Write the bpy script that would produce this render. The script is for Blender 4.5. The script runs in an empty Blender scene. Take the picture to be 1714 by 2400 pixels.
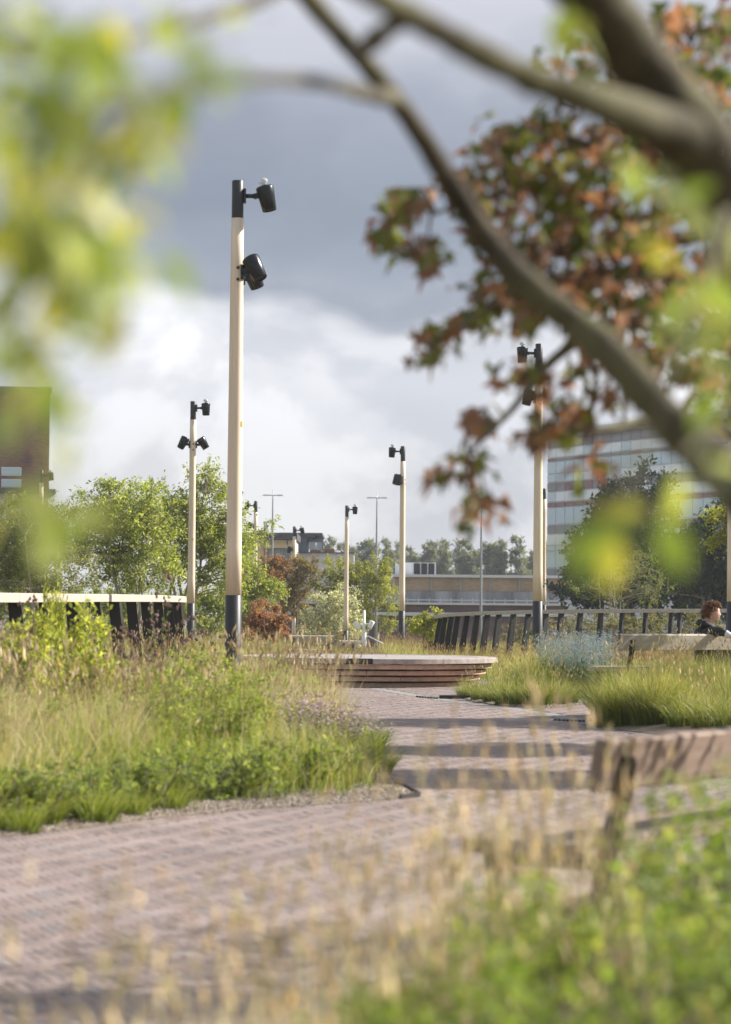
import bpy, bmesh, math, random
import numpy as np
from mathutils import Vector, Matrix, Euler

scene = bpy.context.scene
COL = scene.collection
R = math.radians
# ------------------------------------------------------------------ camera
FPX, CAMZ = 5667.0, 1.3                 # focal length in photo pixels (85 mm on a 24x36 frame held upright)
PITCH, ROLL = math.atan(232 / FPX), 0.0085
CROT = Euler((math.pi / 2 + PITCH, 0, 0)).to_matrix() @ Matrix.Rotation(ROLL, 3, 'Z')
cd = bpy.data.cameras.new('camera'); cam = bpy.data.objects.new('camera', cd); COL.objects.link(cam)
cam.location = (0, 0, CAMZ); cam.rotation_euler = CROT.to_euler()
cd.sensor_fit = 'VERTICAL'; cd.sensor_height = 36; cd.sensor_width = 24; cd.lens = 85
cd.clip_start = 0.1; cd.clip_end = 6000
cd.dof.use_dof = True; cd.dof.focus_distance = 46; cd.dof.aperture_fstop = 2.8
scene.camera = cam
# ------------------------------------------------------------------ view
vs = scene.view_settings
vs.view_transform = 'Standard'; vs.look = 'None'; vs.gamma = 1; vs.use_curve_mapping = False
vs.exposure = 0.97
scene.render.engine = 'CYCLES'
scene.cycles.use_denoising = True
scene.cycles.max_bounces = 8; scene.cycles.transparent_max_bounces = 8
scene.cycles.diffuse_bounces = 4; scene.cycles.caustics_reflective = False; scene.cycles.caustics_refractive = False
# ------------------------------------------------------------------ sun and sky
SUN_AZ, SUN_EL = R(107), R(34)          # azimuth from the direction behind the camera, turning right
sdir = Vector((math.sin(SUN_AZ) * math.cos(SUN_EL), -math.cos(SUN_AZ) * math.cos(SUN_EL), math.sin(SUN_EL)))
sl = bpy.data.lights.new('sun', 'SUN'); so = bpy.data.objects.new('sun', sl); COL.objects.link(so)
sl.energy = 5.0; sl.angle = R(0.55); sl.color = (1, 0.95, 0.88)
so.rotation_euler = sdir.to_track_quat('Z', 'Y').to_euler(); so.location = (30, 20, 40)

world = bpy.data.worlds.new('World'); scene.world = world; world.use_nodes = True
nt = world.node_tree; nt.nodes.clear()
def N(tree, kind, **kw):
    n = tree.nodes.new(kind)
    for k, v in kw.items():
        setattr(n, k, v)
    return n
def ramp(tree, stops, interp='LINEAR'):
    n = tree.nodes.new('ShaderNodeValToRGB'); cr = n.color_ramp; cr.interpolation = interp
    while len(cr.elements) < len(stops): cr.elements.new(0.5)
    for e, (p, c) in zip(cr.elements, stops):
        e.position = p; e.color = (*c, 1) if len(c) == 3 else c
    return n
def math_node(tree, op, a, b=None, c=None):
    n = tree.nodes.new('ShaderNodeMath'); n.operation = op
    for i, v in enumerate((a, b, c)):
        if v is None: continue
        if isinstance(v, (int, float)): n.inputs[i].default_value = v
        else: tree.links.new(v, n.inputs[i])
    return n.outputs[0]
L = nt.links.new
tc = N(nt, 'ShaderNodeTexCoord'); sep = N(nt, 'ShaderNodeSeparateXYZ'); L(tc.outputs['Generated'], sep.inputs[0])
mp = N(nt, 'ShaderNodeMapping'); mp.inputs['Scale'].default_value = (1, 1, 2.2); mp.inputs['Location'].default_value = (0.31, 0.0, 0.12)
L(tc.outputs['Generated'], mp.inputs[0])
n1 = N(nt, 'ShaderNodeTexNoise'); n1.inputs['Scale'].default_value = 5.5; n1.inputs['Detail'].default_value = 4; n1.inputs['Roughness'].default_value = 0.55
n2 = N(nt, 'ShaderNodeTexNoise'); n2.inputs['Scale'].default_value = 11; n2.inputs['Detail'].default_value = 7; n2.inputs['Roughness'].default_value = 0.52
n2.inputs['Distortion'].default_value = 0.25
mp2 = N(nt, 'ShaderNodeMapping'); mp2.inputs['Scale'].default_value = (1, 1, 1.35); mp2.inputs['Location'].default_value = (0.1, 0, 0.3); L(tc.outputs['Generated'], mp2.inputs[0])
L(mp.outputs[0], n1.inputs['Vector']); L(mp2.outputs[0], n2.inputs['Vector'])
# layered cloud deck: bright towards the horizon, a heavy grey bank above it, broken cloud overhead
e1 = math_node(nt, 'MULTIPLY_ADD', n1.outputs[0], 0.085, -0.0425)
el = math_node(nt, 'ADD', sep.outputs[2], e1)
deck = ramp(nt, [(0.0, (0.45, 0.455, 0.465)), (0.045, (0.465, 0.47, 0.485)), (0.075, (0.51, 0.52, 0.55)), (0.10, (0.57, 0.575, 0.60)),
                 (0.118, (0.53, 0.54, 0.57)), (0.134, (0.235, 0.262, 0.315)), (0.165, (0.186, 0.216, 0.268)), (0.20, (0.225, 0.25, 0.305)),
                 (0.228, (0.36, 0.375, 0.425)), (0.27, (0.44, 0.45, 0.49)), (0.45, (0.43, 0.45, 0.50)), (1.0, (0.40, 0.43, 0.49))], 'EASE')
L(el, deck.inputs[0])
puff = ramp(nt, [(0.40, (0.74, 0.76, 0.80)), (0.49, (0.94, 0.945, 0.955)), (0.57, (1.14, 1.135, 1.12))], 'EASE')
L(n2.outputs[0], puff.inputs[0])
mulp = N(nt, 'ShaderNodeMix', data_type='RGBA', blend_type='MULTIPLY')
pf = ramp(nt, [(0.0, (1, 1, 1)), (0.11, (1, 1, 1)), (0.15, (0.3,) * 3), (0.24, (0.35,) * 3), (0.5, (0.9,) * 3)]); L(el, pf.inputs[0]); L(pf.outputs[0], mulp.inputs[0])
L(deck.outputs[0], mulp.inputs[6]); L(puff.outputs[0], mulp.inputs[7])
sky = N(nt, 'ShaderNodeTexSky'); sky.sky_type = 'NISHITA'; sky.sun_disc = False
sky.sun_elevation = SUN_EL; sky.sun_rotation = math.atan2(sdir.x, sdir.y)
bgS = N(nt, 'ShaderNodeBackground'); bgS.inputs[1].default_value = 0.09; L(sky.outputs[0], bgS.inputs[0])
bgC = N(nt, 'ShaderNodeBackground'); bgC.inputs[1].default_value = 0.83; L(mulp.outputs[2], bgC.inputs[0])
gap = ramp(nt, [(0.36, (0.3,) * 3), (0.56, (1, 1, 1))]); L(n1.outputs[0], gap.inputs[0])       # holes in the broken cloud overhead
low = ramp(nt, [(0.28, (1, 1, 1)), (0.45, (0, 0, 0))]); L(sep.outputs[2], low.inputs[0])
cover = math_node(nt, 'MAXIMUM', gap.outputs[0], low.outputs[0])
mx = N(nt, 'ShaderNodeMixShader'); L(cover, mx.inputs[0]); L(bgS.outputs[0], mx.inputs[1]); L(bgC.outputs[0], mx.inputs[2])
wo = N(nt, 'ShaderNodeOutputWorld'); L(mx.outputs[0], wo.inputs[0])

# ------------------------------------------------------------------ where a photo pixel points
def ray(u, v):
    return CROT @ Vector(((u - 857) / FPX, (1200 - v) / FPX, -1))
def W(u, v, d):
    """the point on that ray at distance d in front of the camera"""
    r = ray(u, v); t = d / r.y
    return Vector((r.x * t, d, CAMZ + r.z * t))
def G(u, v, z=0.0):
    """the point on that ray where it meets the ground at height z"""
    r = ray(u, v); t = (z - CAMZ) / r.z
    return Vector((r.x * t, r.y * t, z))
_gy = [-50, 46, 60, 83, 110, 140, 200, 6000]; _gz = [0, 0, -0.05, -0.2, -1.1, -1.8, -2.0, -2.0]
def zg(y):
    return np.interp(y, _gy, _gz)

# ------------------------------------------------------------------ object helpers
def tag(o, label=None, cat=None, group=None, kind=None):
    if label: o['label'] = label
    if cat: o['category'] = cat
    if group: o['group'] = group
    if kind: o['kind'] = kind
    return o
def link(name, me, parent=None, mats=None):
    o = bpy.data.objects.new(name, me); COL.objects.link(o)
    if parent is not None: o.parent = parent
    if mats is not None and me is not None and not me.materials:
        for m in (mats if isinstance(mats, (list, tuple)) else [mats]): me.materials.append(m)
    return o
def empty(name, loc=(0, 0, 0), rz=0.0):
    o = bpy.data.objects.new(name, None); COL.objects.link(o)
    o.empty_display_size = 0.2; o.location = loc; o.rotation_euler = (0, 0, rz)
    return o
def copy_tree(o, parent=None):
    c = o.copy(); COL.objects.link(c); c.parent = parent
    for ch in o.children: copy_tree(ch, c)
    return c
class MB:
    """collects shapes into one mesh"""
    def __init__(s): s.V = []; s.F = []; s.C = []; s.mi = []; s.n = 0; s.smooth = []
    def add(s, V, F, col=None, mi=0, smooth=False):
        V = np.asarray(V, float).reshape(-1, 3)
        s.V.append(V)
        if col is None: col = (0.5, 0.5, 0.5)
        col = np.asarray(col, float)
        s.C.append(np.broadcast_to(col, (len(V), 3)))
        for f in (F if isinstance(F, list) else [F]):
            f = np.asarray(f, np.int64)
            if f.ndim == 1: f = f[None]
            s.F.append(f + s.n); s.mi.append((mi, len(f))); s.smooth.append((smooth, len(f)))
        s.n += len(V); return s
    def box(s, c, size, rot=None, col=None, mi=0, taper=1.0, bev=0.0):
        hx, hy, hz = (k / 2 for k in size)
        if bev > 0:
            b = bev
            V = []; 
            for z, k in ((-hz, b), (-hz + b, 0), (hz - b, 0), (hz, b)):
                for x, y in ((-hx + b, -hy + k), (hx - b, -hy + k), (hx - k, -hy + b), (hx - k, hy - b), (hx - b, hy - k), (-hx + b, hy - k), (-hx + k, hy - b), (-hx + k, -hy + b)):
                    V.append((x, y, z))
            V = np.array(V)
            F4 = [[r * 8 + i, r * 8 + (i + 1) % 8, r * 8 + 8 + (i + 1) % 8, r * 8 + 8 + i] for r in range(3) for i in range(8)]
            F = [np.array(F4), np.array([list(range(8))[::-1]]), np.array([list(range(24, 32))])]
        else:
            V = np.array([(x, y, z) for z in (-hz, hz) for x, y in ((-hx, -hy), (hx, -hy), (hx, hy), (-hx, hy))])
            F = [np.array([[0, 3, 2, 1], [4, 5, 6, 7], [0, 1, 5, 4], [1, 2, 6, 5], [2, 3, 7, 6], [3, 0, 4, 7]])]
        V = V.copy(); k = np.where(V[:, 2:3] > 0, taper, 1.0); V[:, :2] *= k
        if rot is not None: V = V @ np.array(rot.to_3x3() if hasattr(rot, 'to_3x3') else rot).T
        return s.add(V + np.array(c), F, col, mi)
    def tube(s, P, r, n=8, col=None, mi=0, caps=True, smooth=True):
        P = np.asarray([tuple(p) for p in P], float); m = len(P)
        r = np.broadcast_to(np.asarray(r, float), (m,))
        T = np.gradient(P, axis=0); T /= np.linalg.norm(T, axis=1, keepdims=True) + 1e-12
        a = np.array((0, 0, 1.0)) if abs(T[0][2]) < 0.9 else np.array((1.0, 0, 0))
        u = np.cross(T[0], a); u /= np.linalg.norm(u)
        ang = np.linspace(0, 2 * math.pi, n, endpoint=False); V = []
        for i in range(m):
            u = u - T[i] * (u @ T[i]); u /= np.linalg.norm(u) + 1e-12
            w = np.cross(T[i], u)
            V.append(P[i] + r[i] * (np.cos(ang)[:, None] * u + np.sin(ang)[:, None] * w))
        V = np.concatenate(V)
        F = [[i * n + j, i * n + (j + 1) % n, (i + 1) * n + (j + 1) % n, (i + 1) * n + j] for i in range(m - 1) for j in range(n)]
        s.add(V, [np.array(F)], col, mi, smooth)
        if caps:
            base = s.n - len(V)
            for idx in (list(range(n))[::-1], list(range((m - 1) * n, m * n))):
                s.F.append(np.array([idx]) + base); s.mi.append((mi, 1)); s.smooth.append((False, 1))
        return s
    def lathe(s, prof, n=24, M=None, col=None, mi=0, smooth=True):
        """profile of (radius, z) pairs turned about z"""
        ang = np.linspace(0, 2 * math.pi, n, endpoint=False); V = []
        for rr, z in prof:
            V.append(np.stack([rr * np.cos(ang), rr * np.sin(ang), np.full(n, z)], 1))
        V = np.concatenate(V); m = len(prof)
        F = [[i * n + j, i * n + (j + 1) % n, (i + 1) * n + (j + 1) % n, (i + 1) * n + j] for i in range(m - 1) for j in range(n)]
        if M is not None:
            Mn = np.array(M); V = V @ Mn[:3, :3].T + Mn[:3, 3]
        s.add(V, [np.array(F)], col, mi, smooth); base = s.n - len(V)
        for idx in (list(range(n))[::-1], list(range((m - 1) * n, m * n))):
            s.F.append(np.array([idx]) + base); s.mi.append((mi, 1)); s.smooth.append((False, 1))
        return s
    def mesh(s, name):
        me = bpy.data.meshes.new(name)
        V = np.concatenate(s.V) if s.V else np.zeros((0, 3))
        me.vertices.add(len(V)); me.vertices.foreach_set('co', V.astype(np.float32).ravel())
        loops = np.concatenate([f.ravel() for f in s.F]); tot = np.concatenate([np.full(len(f), f.shape[1]) for f in s.F])
        start = np.concatenate([[0], np.cumsum(tot)[:-1]])
        me.loops.add(len(loops)); me.loops.foreach_set('vertex_index', loops.astype(np.int32))
        me.polygons.add(len(tot)); me.polygons.foreach_set('loop_start', start.astype(np.int32))
        me.polygons.foreach_set('material_index', np.concatenate([np.full(k, m) for m, k in s.mi]).astype(np.int32))
        me.polygons.foreach_set('use_smooth', np.concatenate([np.full(k, m) for m, k in s.smooth]).astype(bool))
        at = me.color_attributes.new('col', 'FLOAT_COLOR', 'POINT')
        C = np.concatenate(s.C); at.data.foreach_set('color', np.concatenate([C, np.ones((len(C), 1))], 1).astype(np.float32).ravel())
        me.update(calc_edges=True); me.validate()
        return me
    def build(s, name, mats, parent=None):
        return link(name, s.mesh(name), parent, mats)
def smooth_curve(P, k=6):
    P = [np.array(tuple(p), float) for p in P]; out = []
    Q = [2 * P[0] - P[1]] + P + [2 * P[-1] - P[-2]]
    for i in range(1, len(Q) - 2):
        p0, p1, p2, p3 = Q[i - 1:i + 3]
        for t in np.linspace(0, 1, k, endpoint=False):
            out.append(0.5 * (2 * p1 + (p2 - p0) * t + (2 * p0 - 5 * p1 + 4 * p2 - p3) * t * t + (3 * p1 - p0 - 3 * p2 + p3) * t ** 3))
    out.append(P[-1]); return np.array(out)

# ------------------------------------------------------------------ materials
def new_mat(name):
    m = bpy.data.materials.new(name); m.use_nodes = True; t = m.node_tree
    return m, t, t.nodes['Principled BSDF']
def plain(name, col, rough=0.6, var=0.12, scale=6.0, stretch=(1, 1, 1), bump=0.0, metallic=0.0, spec=0.4, stain=None, stain_amt=0.0, coat=0.0):
    m, t, b = new_mat(name); l = t.links.new
    tcn = N(t, 'ShaderNodeTexCoord'); mpn = N(t, 'ShaderNodeMapping'); mpn.inputs['Scale'].default_value = stretch
    l(tcn.outputs['Object'], mpn.inputs[0])
    no = N(t, 'ShaderNodeTexNoise'); no.inputs['Scale'].default_value = scale; no.inputs['Detail'].default_value = 6; no.inputs['Roughness'].default_value = 0.6
    l(mpn.outputs[0], no.inputs['Vector'])
    c = np.array(col)
    rp = ramp(t, [(0.3, tuple(c * (1 - var))), (0.7, tuple(np.minimum(c * (1 + var), 1)))]); l(no.outputs[0], rp.inputs[0])
    out = rp.outputs[0]
    if stain is not None:
        n3 = N(t, 'ShaderNodeTexNoise'); n3.inputs['Scale'].default_value = scale * 0.35; n3.inputs['Detail'].default_value = 8; l(mpn.outputs[0], n3.inputs['Vector'])
        r3 = ramp(t, [(0.45, (0, 0, 0)), (0.62, (stain_amt,) * 3)]); l(n3.outputs[0], r3.inputs[0])
        mi = N(t, 'ShaderNodeMix', data_type='RGBA'); l(r3.outputs[0], mi.inputs[0]); l(out, mi.inputs[6]); mi.inputs[7].default_value = (*stain, 1); out = mi.outputs[2]
    l(out, b.inputs['Base Color'])
    b.inputs['Roughness'].default_value = rough; b.inputs['Metallic'].default_value = metallic; b.inputs['Specular IOR Level'].default_value = spec
    b.inputs['Coat Weight'].default_value = coat
    if bump > 0:
        bn = N(t, 'ShaderNodeBump'); bn.inputs['Strength'].default_value = bump; bn.inputs['Distance'].default_value = 0.01; l(no.outputs[0], bn.inputs['Height']); l(bn.outputs[0], b.inputs['Normal'])
    return m
def col_mat(name, rough=0.7, var=0.12, scale=20.0, spec=0.3, bump=0.0, grime=0.0):
    """base colour from each piece's own colour, with fine mottling"""
    m, t, b = new_mat(name); l = t.links.new
    a = N(t, 'ShaderNodeVertexColor', layer_name='col')
    tcn = N(t, 'ShaderNodeTexCoord'); no = N(t, 'ShaderNodeTexNoise'); no.inputs['Scale'].default_value = scale; no.inputs['Detail'].default_value = 5; l(tcn.outputs['Object'], no.inputs['Vector'])
    rp = ramp(t, [(0.3, (1 - var,) * 3), (0.7, (1 + var,) * 3)]); l(no.outputs[0], rp.inputs[0])
    mi = N(t, 'ShaderNodeMix', data_type='RGBA', blend_type='MULTIPLY'); mi.inputs[0].default_value = 1; l(a.outputs[0], mi.inputs[6]); l(rp.outputs[0], mi.inputs[7])
    out = mi.outputs[2]
    if grime:
        ge = N(t, 'ShaderNodeNewGeometry'); n2_ = N(t, 'ShaderNodeTexNoise'); n2_.inputs['Scale'].default_value = 0.9; n2_.inputs['Detail'].default_value = 7; n2_.inputs['Roughness'].default_value = 0.65; l(ge.outputs['Position'], n2_.inputs['Vector'])
        r2_ = ramp(t, [(0.35, (1 - grime,) * 3), (0.65, (1 + grime * .5,) * 3)]); l(n2_.outputs[0], r2_.inputs[0])
        m2_ = N(t, 'ShaderNodeMix', data_type='RGBA', blend_type='MULTIPLY'); m2_.inputs[0].default_value = 1; l(out, m2_.inputs[6]); l(r2_.outputs[0], m2_.inputs[7]); out = m2_.outputs[2]
    l(out, b.inputs['Base Color']); b.inputs['Roughness'].default_value = rough; b.inputs['Specular IOR Level'].default_value = spec
    if bump > 0:
        bn = N(t, 'ShaderNodeBump'); bn.inputs['Strength'].default_value = bump; bn.inputs['Distance'].default_value = 0.01; l(no.outputs[0], bn.inputs['Height']); l(bn.outputs[0], b.inputs['Normal'])
    return m
def leaf_mat(name, trans=0.4, rough=0.5, spec=0.3, tint=(1.25, 1.2, 0.55)):
    m, t, b = new_mat(name); l = t.links.new
    a = N(t, 'ShaderNodeVertexColor', layer_name='col')
    l(a.outputs[0], b.inputs['Base Color']); b.inputs['Roughness'].default_value = rough; b.inputs['Specular IOR Level'].default_value = spec
    mu = N(t, 'ShaderNodeMix', data_type='RGBA', blend_type='MULTIPLY'); mu.inputs[0].default_value = 1; l(a.outputs[0], mu.inputs[6]); mu.inputs[7].default_value = (*tint, 1)
    tr = N(t, 'ShaderNodeBsdfTranslucent'); l(mu.outputs[2], tr.inputs[0])
    ms = N(t, 'ShaderNodeMixShader'); ms.inputs[0].default_value = trans; l(b.outputs[0], ms.inputs[1]); l(tr.outputs[0], ms.inputs[2])
    l(ms.outputs[0], t.nodes['Material Output'].inputs[0])
    return m
def brick_mat(name, c1, c2, mortar, scale=1.0, bw=0.22, bh=0.075):
    m, t, b = new_mat(name); l = t.links.new
    tcn = N(t, 'ShaderNodeTexCoord'); sx = N(t, 'ShaderNodeSeparateXYZ'); l(tcn.outputs['Object'], sx.inputs[0])
    cx = N(t, 'ShaderNodeCombineXYZ'); l(math_node(t, 'ADD', sx.outputs[0], sx.outputs[1]), cx.inputs[0]); l(sx.outputs[2], cx.inputs[1])
    br = N(t, 'ShaderNodeTexBrick'); l(cx.outputs[0], br.inputs['Vector'])
    br.inputs['Color1'].default_value = (*c1, 1); br.inputs['Color2'].default_value = (*c2, 1); br.inputs['Mortar'].default_value = (*mortar, 1)
    br.inputs['Scale'].default_value = scale; br.inputs['Brick Width'].default_value = bw; br.inputs['Row Height'].default_value = bh; br.inputs['Mortar Size'].default_value = 0.008; br.inputs['Bias'].default_value = -0.1
    no = N(t, 'ShaderNodeTexNoise'); no.inputs['Scale'].default_value = 0.7; no.inputs['Detail'].default_value = 6; l(tcn.outputs['Object'], no.inputs['Vector'])
    rp = ramp(t, [(0.3, (0.75,) * 3), (0.7, (1.2,) * 3)]); l(no.outputs[0], rp.inputs[0])
    mi = N(t, 'ShaderNodeMix', data_type='RGBA', blend_type='MULTIPLY'); mi.inputs[0].default_value = 1; l(br.outputs[0], mi.inputs[6]); l(rp.outputs[0], mi.inputs[7])
    l(mi.outputs[2], b.inputs['Base Color']); b.inputs['Roughness'].default_value = 0.85
    return m
def glass_mat(name, col, rough=0.06):
    m, t, b = new_mat(name)
    b.inputs['Base Color'].default_value = (*col, 1); b.inputs['Roughness'].default_value = rough; b.inputs['Specular IOR Level'].default_value = 0.9
    return m
MAT = dict(
    pale_wood=plain('pale_wood', (0.74, 0.605, 0.445), 0.62, 0.11, 5, (7, 7, 0.3), 0.06, stain=(0.56, 0.47, 0.36), stain_amt=0.4),
    black_steel=plain('black_steel', (0.016, 0.0155, 0.015), 0.46, 0.25, 9, bump=0.02, spec=0.5),
    lamp_black=plain('lamp_black', (0.008, 0.009, 0.011), 0.25, 0.2, 12, spec=0.4),
    lens=plain('lens', (0.012, 0.012, 0.014), 0.5, 0.1, spec=0.2),
    bolt=plain('bolt_steel', (0.07, 0.065, 0.06), 0.45, 0.2, metallic=0.6),
    grey_wood=plain('weathered_wood', (0.46, 0.42, 0.36), 0.75, 0.22, 7, (0.6, 9, 9), 0.15, stain=(0.26, 0.22, 0.18), stain_amt=0.5),
    silver_wood=plain('silvered_wood', (0.43, 0.375, 0.305), 0.75, 0.16, 7, (0.6, 9, 9), 0.15, stain=(0.36, 0.32, 0.27), stain_amt=0.35),
    black_wood=plain('black_stained_wood', (0.016, 0.015, 0.014), 0.55, 0.4, 10, (8, 8, 0.5), 0.1),
    brown_wood=col_mat('hardwood_boards', 0.65, 0.22, 9, 0.3, 0.1),
    soil=plain('soil', (0.10, 0.075, 0.055), 0.95, 0.5, 20, bump=0.6),
    gravel=plain('bed_gravel', (0.17, 0.135, 0.105), 0.95, 0.5, 45, bump=0.8),
    joint=plain('joint_sand', (0.24, 0.195, 0.175), 0.95, 0.25, 30, bump=0.3),
    paving=col_mat('clinker', 0.8, 0.14, 22, 0.25, 0.1, 0.22),
    concrete=plain('gutter_concrete', (0.235, 0.225, 0.215), 0.85, 0.22, 12, bump=0.2),
    leaf=leaf_mat('leaf', 0.52), grass=leaf_mat('grass_blade', 0.40, 0.55, 0.25), dark_leaf=leaf_mat('dark_leaf', 0.15, 0.55, 0.3),
    dry=leaf_mat('dry_stalk', 0.35, 0.7, 0.15, (1.1, 1.05, 0.9)), petal=leaf_mat('petal', 0.4, 0.7, 0.1, (1, 1, 1)),
    bark=plain('bark', (0.15, 0.125, 0.095), 0.9, 0.4, 14, (2, 2, 0.7), 0.6, stain=(0.20, 0.20, 0.12), stain_amt=0.7),
    grey_bark=plain('grey_bark', (0.33, 0.29, 0.23), 0.9, 0.3, 14, (2, 2, 0.5), 0.5),
    fg_bark=plain('mossy_bark', (0.062, 0.049, 0.030), 0.9, 0.6, 16, (1, 1, 1), 0.9, stain=(0.125, 0.115, 0.055), stain_amt=0.9),
    white_paint=plain('white_paint', (0.80, 0.80, 0.78), 0.45, 0.05, 6),
)
# ================================================================== the ground
def grid_sheet(name, xs, ys, zf, mat, kind='structure', parent=None):
    X, Y = np.meshgrid(xs, ys); Z = zf(X, Y)
    V = np.stack([X, Y, Z], -1).reshape(-1, 3); nx, ny = len(xs), len(ys)
    i, j = np.meshgrid(np.arange(nx - 1), np.arange(ny - 1)); a = (j * nx + i).ravel()
    F = np.stack([a, a + 1, a + nx + 1, a + nx], 1)
    o = MB().add(V, F, smooth=True).build(name, mat, parent)
    if kind: o['kind'] = kind
    return o
ground_mat = plain('earth_and_turf', (0.115, 0.115, 0.05), 0.95, 0.4, 3, bump=0.3, stain=(0.20, 0.165, 0.10), stain_amt=0.8)
grid_sheet('ground', np.concatenate([[-900, -400, -100], np.linspace(-30, 30, 13), [100, 400, 900]]),
           np.concatenate([[-60, -10], np.arange(0, 200, 4), [300, 600, 1400]]), lambda X, Y: zg(Y) - 0.06, ground_mat)

def inside(P, poly):
    """which of the points P lie in the polygon"""
    P = np.asarray(P)[:, :2]; poly = np.asarray([(p[0], p[1]) for p in poly]); n = len(poly); r = np.zeros(len(P), bool); j = n - 1
    for i in range(n):
        xi, yi = poly[i]; xj, yj = poly[j]
        c = ((yi > P[:, 1]) != (yj > P[:, 1])) & (P[:, 0] < (xj - xi) * (P[:, 1] - yi) / (yj - yi + 1e-12) + xi)
        r ^= c; j = i
    return r
def edge_dist(P, poly):
    P = np.asarray(P)[:, :2]; poly = np.asarray([(p[0], p[1]) for p in poly]); best = np.full(len(P), 1e9)
    for a, b in zip(poly, np.roll(poly, -1, 0)):
        ab = b - a; t = np.clip(((P - a) @ ab) / (ab @ ab + 1e-9), 0, 1); best = np.minimum(best, np.linalg.norm(P - a - t[:, None] * ab, axis=1))
    return best
def g2(u, v): p = G(u, v); return (p.x, p.y)
BED_L = [(-9, 10.5), g2(-400, 1985), g2(0, 1964), g2(200, 1942), g2(400, 1917), g2(600, 1898), g2(800, 1885), g2(920, 1876), g2(985, 1868),
         g2(940, 1840), g2(905, 1800), g2(890, 1750), g2(880, 1700), g2(850, 1655), g2(800, 1622), (-1.2, 41), (-2.8, 42), (-3, 47), (-9, 47)]
BED_M = [g2(1072, 1633), g2(1110, 1646), g2(1180, 1655), g2(1262, 1661), g2(1330, 1658), g2(1430, 1648), (9, 35.2), (9, 52), (2.9, 52), (2.7, 43)]
BED_R = [g2(1392, 1692), g2(1450, 1712), g2(1540, 1722), g2(1714, 1738), (9, 23.5), (9, 31.2), (5.2, 31.0), g2(1500, 1668), g2(1430, 1672)]
BED_F = [(-3.2, 1.2), (-3.2, 3.4), (-1.4, 4.6), (-0.5, 5.9), (0.0, 7.4), (0.5, 8.35), (1.1, 8.55), (2.0, 9.6), (5.5, 12.5), (5.5, 1.2)]
def bed_z(P, poly, mound):
    d = edge_dist(P, poly); return mound * (1 - np.exp(-d / 0.8)) + 0.012
MOUND = dict(L=0.10, M=0.10, R=0.14, F=0.06)
BEDS = dict(L=BED_L, M=BED_M, R=BED_R, F=BED_F)
def make_bed(key):
    poly = BEDS[key]; bm = bmesh.new()
    vs_ = [bm.verts.new((x, y, 0)) for x, y in poly]; bm.faces.new(vs_)
    bmesh.ops.triangulate(bm, faces=bm.faces[:])
    for _ in range(5):
        es = [e for e in bm.edges if e.calc_length() > 0.8]
        if not es: break
        bmesh.ops.subdivide_edges(bm, edges=es, cuts=1); bmesh.ops.triangulate(bm, faces=bm.faces[:])
    P = np.array([v.co[:] for v in bm.verts]); z = bed_z(P, poly, MOUND[key])
    for v, k in zip(bm.verts, z): v.co.z = k + float(zg(v.co.y))
    # a skirt down into the paving
    bd = [e for e in bm.edges if e.is_boundary]
    r = bmesh.ops.extrude_edge_only(bm, edges=bd)
    for v in r['geom']:
        if isinstance(v, bmesh.types.BMVert): v.co.z = -0.05
    bmesh.ops.recalc_face_normals(bm, faces=bm.faces[:])
    me = bpy.data.meshes.new('planting_bed'); bm.to_mesh(me); bm.free()
    o = link('planting_bed', me, None, MAT['gravel']); o['kind'] = 'structure'; return o
for k in BEDS: make_bed(k)

# ------------------------------------------------------------------ clinker paving in herringbone
path = grid_sheet('path', np.linspace(-9, 9, 19), np.linspace(3, 47.5, 46), lambda X, Y: 0 * X - 0.0035 + np.where(Y > 46, zg(Y), 0), MAT['joint'])
rng = np.random.default_rng(5)
BL, BW, BG = 0.208, 0.052, 0.005
ca, sa = math.cos(R(24)), math.sin(R(24))
def brick_shape(col, dz=0.0):
    return MB().box((0, 0, -0.015), (BL - BG, BW - BG, 0.03), col=col, bev=0.004)
GUT = [g2(840, 1608), g2(900, 1617), g2(1000, 1634), g2(1100, 1648), g2(1250, 1668), g2(1330, 1683), g2(1420, 1703), g2(1560, 1728), g2(1714, 1752), (9, 23.3)]
GUTC = smooth_curve([(x, y, 0) for x, y in GUT], 8)
def gut_dist(P):
    best = np.full(len(P), 1e9)
    for a, b in zip(GUTC[:-1, :2], GUTC[1:, :2]):
        ab = b - a; t = np.clip(((P[:, :2] - a) @ ab) / (ab @ ab), 0, 1); best = np.minimum(best, np.linalg.norm(P[:, :2] - a - t[:, None] * ab, axis=1))
    return best
nmax = 720
ii, jj = np.meshgrid(np.arange(-nmax, nmax), np.arange(-nmax, nmax)); k = (ii - jj) % 8
hx, hy = ii[k == 0], jj[k == 0]; vx, vy = ii[k == 7], jj[k == 7]
C = np.concatenate([np.stack([(hx + 2.0) * BW, (hy + .5) * BW, np.zeros(len(hx))], 1), np.stack([(vx + .5) * BW, (vy + 2.0) * BW, np.ones(len(vx))], 1)])
X = C[:, 0] * ca - C[:, 1] * sa; Y = C[:, 0] * sa + C[:, 1] * ca + 26
half = Y * 857 / FPX + 0.25
P = np.stack([X, Y, C[:, 2]], 1)[(np.abs(X) < half) & (Y > 7.0) & (Y < 46.5)]
keep = gut_dist(P) > 0.17
for key, poly in BEDS.items():
    keep &= ~(inside(P, poly) & (edge_dist(P, poly) > 0.12))
keep &= ((P[:, 0] - 0.1) ** 2 + (P[:, 1] - 43.2) ** 2 > 1.5 ** 2) & ~((P[:, 1] > 42) & (np.abs(P[:, 0]) > 2.2))
P = P[keep]
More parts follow.
